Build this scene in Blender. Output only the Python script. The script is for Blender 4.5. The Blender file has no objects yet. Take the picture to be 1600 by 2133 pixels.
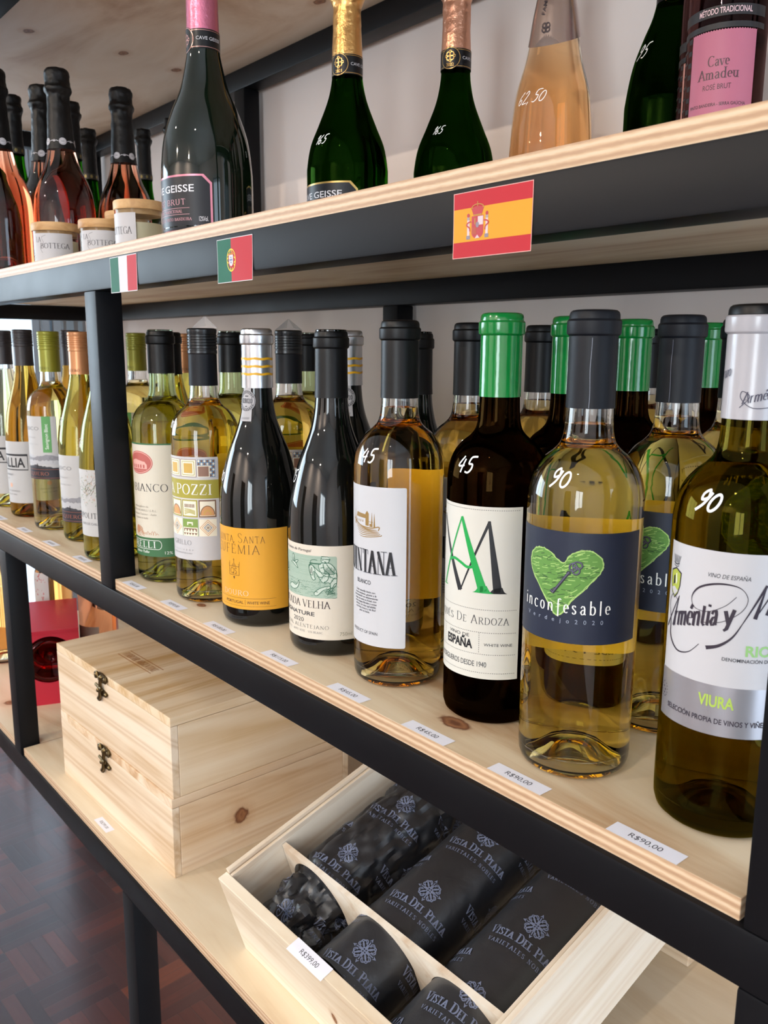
import bpy, bmesh, math, random
from mathutils import Vector, Matrix, noise

# ------------------------------------------------------------------ camera, world, lights, exposure
SC = bpy.context.scene
COL = SC.collection
SC.view_settings.view_transform = 'Standard'
SC.view_settings.look = 'None'
SC.view_settings.gamma = 1.0
SC.view_settings.use_curve_mapping = False
SC.view_settings.exposure = -0.85
CY = SC.cycles
CY.max_bounces = 18; CY.diffuse_bounces = 4; CY.glossy_bounces = 6
CY.transmission_bounces = 18; CY.transparent_max_bounces = 16; CY.volume_bounces = 0
CY.sample_clamp_indirect = 4.0; CY.blur_glossy = 0.6
CY.use_denoising = True

YAW, PITCH, ROLL = 0.8706, 0.1895, 0.0061
fw = Vector((-math.sin(YAW)*math.cos(PITCH), math.cos(YAW)*math.cos(PITCH), -math.sin(PITCH)))
rt0 = Vector((math.cos(YAW), math.sin(YAW), 0)); up0 = rt0.cross(fw)
rt = math.cos(ROLL)*rt0 + math.sin(ROLL)*up0
up = -math.sin(ROLL)*rt0 + math.cos(ROLL)*up0
cam_d = bpy.data.cameras.new('camera'); cam = bpy.data.objects.new('camera', cam_d); COL.objects.link(cam)
cam.matrix_world = Matrix(((rt.x, up.x, -fw.x, .9752), (rt.y, up.y, -fw.y, -.395), (rt.z, up.z, -fw.z, .2775), (0, 0, 0, 1)))
cam_d.sensor_fit = 'VERTICAL'; cam_d.sensor_height = 36.0; cam_d.sensor_width = 27.0
cam_d.lens = 1768.4*36/2133
cam_d.clip_start = 0.02
cam_d.dof.use_dof = True; cam_d.dof.focus_distance = 0.68; cam_d.dof.aperture_fstop = 20
SC.camera = cam

W = bpy.data.worlds.new('world'); SC.world = W; W.use_nodes = True
bg = W.node_tree.nodes['Background']
bg.inputs['Color'].default_value = (0.72, 0.86, 1.0, 1); bg.inputs['Strength'].default_value = 3.0

ROOM = dict(x0=-3.6, x1=3.2, y0=-3.6, y1=0.495, z0=-1.15, z1=1.75)
def area(name, loc, direction, sx, sy, power, color, portal=False, shape='RECTANGLE', spread=math.pi):
    d = bpy.data.lights.new(name, 'AREA'); d.shape = shape; d.size = sx; d.size_y = sy
    d.energy = power; d.color = color; d.spread = spread
    if portal: d.cycles.is_portal = True
    o = bpy.data.objects.new(name, d); COL.objects.link(o); o.location = loc
    o.rotation_euler = Vector(direction).to_track_quat('-Z', 'Y').to_euler()
    return o
# daylight comes in through the openings of the room; the front one is added
WIN_BACK = (-3.35, -1.33, -1.12, 1.25)      # x0 x1 z0 z1 in the back wall, left of the shelving
WIN_LEFT = (-2.9, -0.75, -0.05, 1.5)        # y0 y1 z0 z1 in the left wall
DOOR_RIGHT = (-0.75, 0.15, -1.15, 1.05)      # y0 y1 z0 z1 in the right wall
DAY = (0.74, 0.87, 1.0)
FILL_FRONT = (1.75, 3.0, -0.5, 1.25)          # x0 x1 z0 z1 opening added behind the camera for frontal fill
WIN_GARDEN = (1.12, 2.15, -1.10, 1.15)       # x0 x1 z0 z1 in the back wall, right of the shelving
area('daylight_back_window', ((WIN_BACK[0]+WIN_BACK[1])/2, ROOM['y1']+.30, (WIN_BACK[2]+WIN_BACK[3])/2), (0, -1, 0), 2.0, 2.35, 320, DAY)
area('daylight_left_window', (ROOM['x0']-.30, (WIN_LEFT[0]+WIN_LEFT[1])/2, (WIN_LEFT[2]+WIN_LEFT[3])/2), (1, 0, 0), 2.1, 1.5, 240, DAY)
area('daylight_right_door', (ROOM['x1']+.30, (DOOR_RIGHT[0]+DOOR_RIGHT[1])/2, (DOOR_RIGHT[2]+DOOR_RIGHT[3])/2), (-1, 0, 0), .9, 2.2, 50, (.66, .83, 1.0))
area('daylight_garden_window', ((WIN_GARDEN[0]+WIN_GARDEN[1])/2, ROOM['y1']+.30, .02), (0, -1, 0), 1.0, 2.2, 300, (.50, .73, 1.0))
area('added_front_fill', ((FILL_FRONT[0]+FILL_FRONT[1])/2, ROOM['y0']-.30, (FILL_FRONT[2]+FILL_FRONT[3])/2), (0, 1, 0), 1.2, 1.7, 190, (.90, .95, 1.0))  # added area light, fills the shelves from the front
SPOTS = [(-1.1, -1.5, 9), (.95, -1.35, 9), (-1.0, -3.1, 120), (1.0, -3.1, 105)]

# ------------------------------------------------------------------ helpers
rnd = random.Random(7)
def lin(c):
    return c/12.92 if c <= .04045 else ((c+.055)/1.055)**2.4
def hexc(h):
    h = h.lstrip('#'); return tuple(lin(int(h[i:i+2], 16)/255) for i in (0, 2, 4)) + (1,)
class NT:
    def __init__(s, name):
        s.m = bpy.data.materials.new(name); s.m.use_nodes = True; s.t = s.m.node_tree; s.t.nodes.clear()
        s.out = s.n('OutputMaterial')
    def n(s, typ, **kw):
        nd = s.t.nodes.new('ShaderNode'+typ)
        for k, v in kw.items():
            if k in ('op',): nd.operation = v
            elif hasattr(nd, k): setattr(nd, k, v)
        return nd
    def set(s, nd, **kw):
        for k, v in kw.items():
            nd.inputs[k.replace('_', ' ')].default_value = v
        return nd
    def l(s, a, b): s.t.links.new(a, b)
    def math(s, op, a, b=None, clamp=False):
        nd = s.t.nodes.new('ShaderNodeMath'); nd.operation = op; nd.use_clamp = clamp
        for i, v in enumerate((a, b)):
            if v is None: continue
            if isinstance(v, (int, float)): nd.inputs[i].default_value = v
            else: s.l(v, nd.inputs[i])
        return nd.outputs[0]
    def ramp(s, fac, stops):
        nd = s.t.nodes.new('ShaderNodeValToRGB'); cr = nd.color_ramp
        while len(cr.elements) < len(stops): cr.elements.new(.5)
        for e, (p, c) in zip(cr.elements, stops): e.position = p; e.color = c
        s.l(fac, nd.inputs[0]); return nd.outputs[0]
    def mixc(s, fac, a, b, mode='MIX'):
        nd = s.t.nodes.new('ShaderNodeMix'); nd.data_type = 'RGBA'; nd.blend_type = mode
        for sock, v in ((nd.inputs[0], fac), (nd.inputs[6], a), (nd.inputs[7], b)):
            if isinstance(v, (int, float)): sock.default_value = v
            elif isinstance(v, tuple): sock.default_value = v
            else: s.l(v, sock)
        return nd.outputs[2]
    def coords(s, scale=(1, 1, 1), kind='Object', loc=(0, 0, 0)):
        tc = s.n('TexCoord'); mp = s.n('Mapping'); mp.inputs['Scale'].default_value = scale; mp.inputs['Location'].default_value = loc
        s.l(tc.outputs[kind], mp.inputs[0]); return mp.outputs[0]
    def noise(s, vec, scale, detail=4, rough=.55, dist=0):
        nd = s.n('TexNoise'); nd.inputs['Scale'].default_value = scale; nd.inputs['Detail'].default_value = detail
        nd.inputs['Roughness'].default_value = rough; nd.inputs['Distortion'].default_value = dist
        if vec is not None: s.l(vec, nd.inputs['Vector'])
        return nd.outputs['Fac']
    def bump(s, h, strength=.2, dist=.001):
        b = s.n('Bump'); b.inputs['Strength'].default_value = strength; b.inputs['Distance'].default_value = dist
        s.l(h, b.inputs['Height']); return b.outputs[0]
    def principled(s, col=None, rough=.5, metal=0, normal=None, **kw):
        p = s.n('BsdfPrincipled')
        if isinstance(col, tuple): p.inputs['Base Color'].default_value = col
        elif col is not None: s.l(col, p.inputs['Base Color'])
        if isinstance(rough, (int, float)): p.inputs['Roughness'].default_value = rough
        else: s.l(rough, p.inputs['Roughness'])
        p.inputs['Metallic'].default_value = metal
        if normal is not None: s.l(normal, p.inputs['Normal'])
        for k, v in kw.items(): p.inputs[k.replace('_', ' ')].default_value = v
        s.l(p.outputs[0], s.out.inputs['Surface']); return p

_cache = {}
def ink(h, rough=.55, metal=0, spec=.4):
    k = (h, rough, metal)
    if k not in _cache:
        t = NT('ink_'+h.strip('#')); t.principled(hexc(h), rough, metal, Specular_IOR_Level=spec); _cache[k] = t.m
    return _cache[k]
def paper(h, rough=.6, trans=0.0):
    k = ('paper', h, rough, trans)
    if k not in _cache:
        t = NT('paper_'+h.strip('#'))
        f = t.noise(t.coords((1, 1, 1)), 900, 2)
        p = t.principled(tuple(c*.67 for c in hexc(h)[:3])+(1,), rough, normal=t.bump(f, .08, .0002), Specular_IOR_Level=.3)
        if trans:
            tr = t.n('BsdfTranslucent'); tr.inputs[0].default_value = hexc(h); mx = t.n('MixShader'); mx.inputs[0].default_value = trans
            t.l(p.outputs[0], mx.inputs[1]); t.l(tr.outputs[0], mx.inputs[2]); t.l(mx.outputs[0], t.out.inputs['Surface'])
        _cache[k] = t.m
    return _cache[k]
def plastic(name, h, rough=.35, bump=0, bscale=120, metal=0, coat=0, spec=.5):
    if name in _cache: return _cache[name]
    t = NT(name); nrm = None
    if bump: nrm = t.bump(t.noise(t.coords(), bscale, 3), bump, .001)
    t.principled(hexc(h), rough, metal, nrm, Coat_Weight=coat, Specular_IOR_Level=spec)
    _cache[name] = t.m; return t.m
def glass(name, col, ior=1.5):
    if name in _cache: return _cache[name]
    t = NT(name); g = t.n('BsdfGlass'); g.inputs['Color'].default_value = tuple(col)+(1,); g.inputs['IOR'].default_value = ior; g.inputs['Roughness'].default_value = 0
    t.l(g.outputs[0], t.out.inputs['Surface']); _cache[name] = t.m; return t.m
def wine(name, T70):
    """wine inside a bottle: glass-to-wine interface, wine-to-air top; T70 = colour after 70 mm of wine"""
    if name in _cache: return _cache[name]
    t = NT(name); sig = [-math.log(max(c, 1e-4))/.07 for c in T70]; den = max(sig)*1.02+.01
    g = t.n('BsdfRefraction'); g.inputs['Roughness'].default_value = 0
    tc = t.n('TexCoord'); sp = t.n('SeparateXYZ'); t.l(tc.outputs['Object'], sp.inputs[0])
    top = t.math('GREATER_THAN', sp.outputs[2], -.0004)
    t.l(t.math('ADD', t.math('MULTIPLY', top, .45), .893), g.inputs['IOR'])
    t.l(g.outputs[0], t.out.inputs['Surface'])
    v = t.n('VolumeAbsorption'); v.inputs['Color'].default_value = tuple(1-s/den for s in sig)+(1,); v.inputs['Density'].default_value = den
    t.l(v.outputs[0], t.out.inputs['Volume']); _cache[name] = t.m; return t.m

def tag(o, label=None, cat=None, group=None, kind=None):
    if label: o['label'] = label
    if cat: o['category'] = cat
    if group: o['group'] = group
    if kind: o['kind'] = kind
    return o
def empty(name, loc=(0, 0, 0), rz=0, label=None, cat=None, group=None):
    o = bpy.data.objects.new(name, None); COL.objects.link(o); o.location = loc; o.rotation_euler = (0, 0, rz)
    o.empty_display_size = .02
    return tag(o, label, cat, group)
class Geo:
    """collects faces with material slots and links them as one mesh object"""
    def __init__(s): s.v = []; s.f = []; s.mi = []; s.mats = []
    def slot(s, m):
        if m not in s.mats: s.mats.append(m)
        return s.mats.index(m)
    def add(s, verts, faces, m):
        k = s.slot(m); n = len(s.v); s.v += [tuple(v) for v in verts]
        for f in faces: s.f.append([i+n for i in f]); s.mi.append(k)
        return s
    def box(s, a, b, m, bev=0, xf=None):
        bm = bmesh.new(); bmesh.ops.create_cube(bm, size=1)
        for v in bm.verts: v.co = Vector([(a[i]+b[i])/2+v.co[i]*(b[i]-a[i]) for i in range(3)])
        if bev: bmesh.ops.bevel(bm, geom=bm.edges[:], offset=bev, segments=2, profile=.6, affect='EDGES')
        return s.bm(bm, m, xf)
    def bm(s, bm, m, xf=None):
        bm.verts.index_update()
        vs = [(xf @ v.co) if xf else v.co.copy() for v in bm.verts]
        s.add(vs, [[v.index for v in f.verts] for f in bm.faces], m); bm.free(); return s
    def lathe(s, prof, m, seg=64, mfun=None, wob=None, xf=None):
        """prof: (r, z) list; going up on the outside gives outward normals"""
        n = len(s.v); rings = []
        for r, z in prof:
            if r < 1e-6: rings.append([len(s.v)]); s.v.append((0, 0, z)); continue
            ring = []
            for i in range(seg):
                a = 2*math.pi*i/seg; rr, zz = (r, z) if wob is None else wob(r, z, a)
                ring.append(len(s.v)); s.v.append((rr*math.cos(a), rr*math.sin(a), zz))
            rings.append(ring)
        for j in range(len(rings)-1):
            A, B = rings[j], rings[j+1]; k = s.slot(mfun((prof[j][1]+prof[j+1][1])/2, j) if mfun else m)
            if len(A) == 1 and len(B) == 1: continue
            for i in range(seg):
                i2 = (i+1) % seg
                if len(A) == 1: f = [A[0], B[i2], B[i]]
                elif len(B) == 1: f = [A[i], A[i2], B[0]]
                else: f = [A[i], A[i2], B[i2], B[i]]
                s.f.append(f); s.mi.append(k)
        if xf:
            for i in range(n, len(s.v)): s.v[i] = tuple(xf @ Vector(s.v[i]))
        return s
    def tube(s, pts, r, m, seg=8, closed=False):
        pts = [Vector(p) for p in pts]; n = len(pts); rings = []
        for i, p in enumerate(pts):
            a = pts[i-1] if (i > 0 or closed) else p; b = pts[(i+1) % n] if (i < n-1 or closed) else p
            d = (b-a).normalized(); u = d.orthogonal().normalized()
            if i and abs(d.dot(pu)) < .99: u = (pu-d*d.dot(pu)).normalized()
            pu = u; w = d.cross(u); rr = r[i] if isinstance(r, (list, tuple)) else r
            rings.append([len(s.v)+k for k in range(seg)])
            for k in range(seg):
                a2 = 2*math.pi*k/seg; s.v.append(tuple(p+rr*(math.cos(a2)*u+math.sin(a2)*w)))
        k = s.slot(m)
        for j in range(n if closed else n-1):
            A, B = rings[j], rings[(j+1) % n]
            for i in range(seg): s.f.append([A[i], A[(i+1) % seg], B[(i+1) % seg], B[i]]); s.mi.append(k)
        if not closed:
            s.f.append(rings[0][::-1]); s.mi.append(k); s.f.append(rings[-1]); s.mi.append(k)
        return s
    def obj(s, name, parent=None, loc=(0, 0, 0), smooth=True, angle=40, rz=0):
        me = bpy.data.meshes.new(name); me.from_pydata(s.v, [], s.f)
        for m in s.mats: me.materials.append(m)
        me.polygons.foreach_set('material_index', s.mi)
        if smooth:
            me.polygons.foreach_set('use_smooth', [True]*len(s.f)); me.set_sharp_from_angle(angle=math.radians(angle))
        me.update()
        o = bpy.data.objects.new(name, me); COL.objects.link(o); o.location = loc; o.rotation_euler = (0, 0, rz)
        if parent: o.parent = parent
        return o
def copy_thing(root, loc, rz=0, label=None, group=None):
    r = root.copy(); COL.objects.link(r); r.location = loc; r.rotation_euler = (0, 0, rz)
    if label: r['label'] = label
    if group: r['group'] = group
    for ch in list(root.children):
        c = ch.copy(); COL.objects.link(c); c.parent = r
        for g in list(ch.children):
            d = g.copy(); COL.objects.link(d); d.parent = c
    return r

# ------------------------------------------------------------------ lettering and print, drawn in millimetres
def ar(cx, cy, rx, ry, a0, a1, n=12):
    return [(cx+rx*math.cos(math.radians(a0+(a1-a0)*i/n)), cy+ry*math.sin(math.radians(a0+(a1-a0)*i/n))) for i in range(n+1)]
def spline(pts, n=6, closed=False):
    P = [Vector((p[0], p[1])) for p in pts]; out = []; N = len(P)
    for i in range(N if closed else N-1):
        if closed: p0, p1, p2, p3 = P[i-1], P[i], P[(i+1) % N], P[(i+2) % N]
        else: p0, p1, p2, p3 = P[max(i-1, 0)], P[i], P[i+1], P[min(i+2, N-1)]
        for k in range(n):
            t = k/n; v = .5*((2*p1)+(p2-p0)*t+(2*p0-5*p1+4*p2-p3)*t*t+(3*p1-p0-3*p2+p3)*t**3); out.append((v.x, v.y))
    if not closed: out.append(tuple(P[-1]))
    return out
S_ = spline([(.60, .82), (.48, .97), (.33, 1.0), (.17, .93), (.13, .76), (.25, .60), (.45, .47), (.60, .33), (.58, .11), (.42, 0), (.26, .01), (.12, .18)], 4)
SERIF = {
 'A': (.80, [([(.06, 0), (.40, 1)], 's'), ([(.38, 1), (.74, 0)], 'eT'), ([(.17, .33), (.62, .33)], 't')]),
 'B': (.74, [([(.16, 0), (.16, 1)], 'seT'), ([(.16, 1), (.36, 1)]+ar(.36, .76, .24, .24, 90, -90)+[(.16, .52)], ''), ([(.36, .52)]+ar(.38, .26, .28, .26, 90, -90)+[(.16, 0)], '')]),
 'C': (.80, [(ar(.45, .5, .38, .5, 42, 318, 22), ''), ([(.735, .84), (.735, .98)], 't')]),
 'D': (.86, [([(.16, 0), (.16, 1)], 'seT'), ([(.16, 1), (.36, 1)]+ar(.36, .5, .42, .5, 90, -90, 16)+[(.16, 0)], '')]),
 'E': (.68, [([(.16, 0), (.16, 1)], 'seT'), ([(.16, 1), (.58, 1), (.58, .83)], 't'), ([(.16, .52), (.46, .52)], 't'), ([(.16, 0), (.62, 0), (.62, .2)], 't')]),
 'F': (.64, [([(.16, 0), (.16, 1)], 'seT'), ([(.16, 1), (.58, 1), (.58, .83)], 't'), ([(.16, .5), (.46, .5)], 't')]),
 'G': (.84, [(ar(.45, .5, .38, .5, 42, 320, 22), ''), ([(.735, .84), (.735, .98)], 't'), ([(.74, .05), (.74, .42)], 'eT')]),
 'H': (.86, [([(.16, 0), (.16, 1)], 'seT'), ([(.70, 0), (.70, 1)], 'seT'), ([(.16, .52), (.70, .52)], 't')]),
 'I': (.36, [([(.18, 0), (.18, 1)], 'seT')]),
 'J': (.46, [([(.28, 1), (.28, .12), (.2, -.05), (.06, -.08)], 's')]),
 'L': (.64, [([(.16, 0), (.16, 1)], 'seT'), ([(.16, 0), (.60, 0), (.60, .22)], 't')]),
 'M': (1.0, [([(.14, 0), (.16, 1)], 'st'), ([(.16, 1), (.50, .04)], 'T'), ([(.50, .04), (.84, 1)], 't'), ([(.84, 1), (.86, 0)], 'eT')]),
 'N': (.86, [([(.15, 0), (.15, 1)], 'st'), ([(.14, 1), (.70, 0)], 'T'), ([(.70, 0), (.70, 1)], 'et')]),
 'O': (.88, [(ar(.44, .5, .37, .5, 0, 360, 28), '')]),
 'P': (.70, [([(.16, 0), (.16, 1)], 'seT'), ([(.16, 1), (.36, 1)]+ar(.36, .74, .27, .26, 90, -90)+[(.16, .48)], '')]),
 'Q': (.90, [(ar(.44, .5, .37, .5, 0, 360, 28), ''), ([(.42, .05), (.6, -.12), (.86, -.18)], 'T')]),
 'R': (.78, [([(.16, 0), (.16, 1)], 'seT'), ([(.16, 1), (.36, 1)]+ar(.36, .75, .25, .25, 90, -90)+[(.16, .5)], ''), ([(.38, .5), (.72, 0)], 'eT')]),
 'S': (.70, [(S_, '')]),
 'T': (.74, [([(.37, 0), (.37, 1)], 'sT'), ([(.06, .82), (.06, 1), (.68, 1), (.68, .82)], 't')]),
 'U': (.84, [([(.16, 1), (.16, .3)]+ar(.42, .3, .26, .3, 180, 360)+[(.68, 1)], 'se')]),
 'V': (.78, [([(.06, 1), (.40, 0)], 'sT'), ([(.40, 0), (.72, 1)], 'et')]),
 'W': (1.1, [([(.05, 1), (.33, 0)], 'sT'), ([(.33, 0), (.56, .9)], 't'), ([(.56, .9), (.80, 0)], 'T'), ([(.80, 0), (1.04, 1)], 'et')]),
 'X': (.78, [([(.08, 1), (.70, 0)], 'seT'), ([(.08, 0), (.70, 1)], 'set')]),
 'Y': (.76, [([(.06, 1), (.38, .45)], 'sT'), ([(.38, .45), (.70, 1)], 'et'), ([(.38, .45), (.38, 0)], 'eT')]),
 'Z': (.72, [([(.08, .82), (.1, 1), (.64, 1)], 't'), ([(.64, 1), (.08, 0)], 'T'), ([(.08, 0), (.64, 0), (.66, .2)], 't')]),
 'a': (.56, [([(.10, .48), (.2, .62), (.36, .6), (.42, .45), (.42, .06), (.52, 0)], ''), ([(.42, .36), (.2, .32), (.09, .16), (.18, 0), (.32, .02), (.42, .14)], '')]),
 'b': (.60, [([(.12, 1.02), (.12, 0)], 'sT'), (ar(.31, .31, .21, .31, 130, -140, 16), '')]),
 'c': (.50, [(ar(.30, .31, .22, .31, 45, 310, 16), '')]),
 'd': (.62, [(ar(.29, .31, .21, .31, 40, 320, 16), ''), ([(.48, 1.02), (.48, 0)], 'seT')]),
 'e': (.52, [([(.09, .34), (.46, .34)]+ar(.28, .33, .19, .30, 5, 310, 16), '')]),
 'f': (.40, [([(.46, .93), (.36, 1.02), (.22, .95), (.2, .75), (.2, -.32)], ''), ([(.06, .6), (.38, .6)], 't')]),
 'i': (.28, [([(.14, 0), (.14, .62)], 'seT'), ([(.14, .80), (.14, .9)], 'T')]),
 'l': (.28, [([(.14, -.05), (.14, 1.02)], 'seT')]),
 'm': (.92, [([(.12, 0), (.12, .62)], 'seT'), ([(.12, .45), (.24, .6), (.38, .6), (.44, .45), (.44, 0)], 'e'), ([(.44, .45), (.56, .6), (.7, .6), (.77, .45), (.77, 0)], 'e')]),
 'n': (.62, [([(.12, 0), (.12, .62)], 'seT'), ([(.12, .45), (.26, .6), (.40, .6), (.48, .45), (.48, 0)], 'e')]),
 'o': (.56, [(ar(.28, .31, .20, .31, 0, 360, 20), '')]),
 'r': (.44, [([(.12, 0), (.12, .62)], 'seT'), ([(.12, .42), (.24, .6), (.38, .6)], '')]),
 's': (.44, [([(x*.56, y*.62) for x, y in S_], '')]),
 't': (.40, [([(.17, .85), (.17, .12), (.25, 0), (.36, .06)], ''), ([(.04, .6), (.34, .6)], 't')]),
 'u': (.62, [([(.12, .62), (.12, .18), (.22, .02), (.36, .03), (.48, .2)], 's'), ([(.48, .62), (.48, 0)], 'seT')]),
 'v': (.54, [([(.04, .62), (.28, 0)], 'sT'), ([(.28, 0), (.5, .62)], 'et')]),
 'y': (.54, [([(.04, .62), (.29, 0)], 'sT'), ([(.5, .62), (.24, -.22), (.1, -.3)], 's')]),
 'z': (.50, [([(.06, .5), (.08, .6), (.42, .6)], 't'), ([(.42, .6), (.06, 0)], 'T'), ([(.06, 0), (.44, 0), (.46, .12)], 't')]),
 'j': (.3, [([(.16, .62), (.16, -.15), (.04, -.28)], 's')]), 'g': (.56, [(ar(.28, .36, .19, .25, 0, 360, 16), ''), ([(.46, .6), (.46, -.1), (.28, -.28), (.1, -.2)], '')]),
 ' ': (.36, []), '-': (.4, [([(.06, .36), (.34, .36)], 't')]), '.': (.2, [([(.1, 0), (.1, .08)], 'T')]),
}
ACC = {'É': ('E', [([(.32, 1.1), (.46, 1.28)], 'T')]), 'é': ('e', [([(.26, .74), (.38, .92)], 'T')]), 'Ñ': ('N', [([(.22, 1.14), (.36, 1.22), (.5, 1.14), (.64, 1.22)], 't')]),
       'Í': ('I', [([(.14, 1.1), (.28, 1.28)], 'T')]), 'Ú': ('U', [([(.36, 1.1), (.5, 1.28)], 'T')]), 'Ó': ('O', [([(.4, 1.1), (.54, 1.28)], 'T')])}
for k_, (b_, ex_) in ACC.items(): SERIF[k_] = (SERIF[b_][0], SERIF[b_][1]+ex_)
HAND = {
 '0': [ar(.28, .4, .24, .40, 70, 440, 18)],
 '1': [[(.05, .6), (.3, .95), (.22, 0)]],
 '2': [[(.05, .75), (.25, .95), (.42, .75), (.2, .3), (.02, .02), (.5, .05)]],
 '4': [[(.25, .95), (.02, .38), (.5, .42)], [(.42, .8), (.34, -.02)]],
 '5': [[(.62, .98), (.22, .92), (.16, .56), (.42, .52), (.46, .25), (.28, .02), (.04, .06)]],
 '6': [[(.42, .95), (.12, .55), (.06, .2), (.22, 0), (.42, .15), (.36, .4), (.1, .32)]],
 '9': [[(.44, .62), (.28, .95), (.06, .78), (.14, .5), (.40, .58), (.5, .85), (.38, .3), (.12, -.05)]],
 ',': [[(.05, .1), (0, -.12)]],
}
_font_cache = {}
def sans_mesh(s, bold=0.0):
    """outline of a line of text from the built-in font: vertices, faces, width, capital height"""
    k = (s, bold)
    if k in _font_cache: return _font_cache[k]
    def make(t):
        cu = bpy.data.curves.new('text_outline', 'FONT'); cu.body = t; cu.size = 1; cu.resolution_u = 3; cu.offset = bold; cu.fill_mode = 'BOTH'
        ob = bpy.data.objects.new('text_outline', cu); me = ob.to_mesh()
        v = [(p.co.x, p.co.y) for p in me.vertices]; f = [list(p.vertices) for p in me.polygons]
        ob.to_mesh_clear(); bpy.data.objects.remove(ob); bpy.data.curves.remove(cu); return v, f
    if 'cap' not in _font_cache:
        v, f = make('H'); _font_cache['cap'] = max(p[1] for p in v)-min(p[1] for p in v)
    v, f = make(s); cap = _font_cache['cap']
    if v:
        x0 = min(p[0] for p in v); v = [((p[0]-x0)/cap, p[1]/cap) for p in v]; w = max(p[0] for p in v)
    else: w = 0
    _font_cache[k] = (v, f, w); return _font_cache[k]

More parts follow.
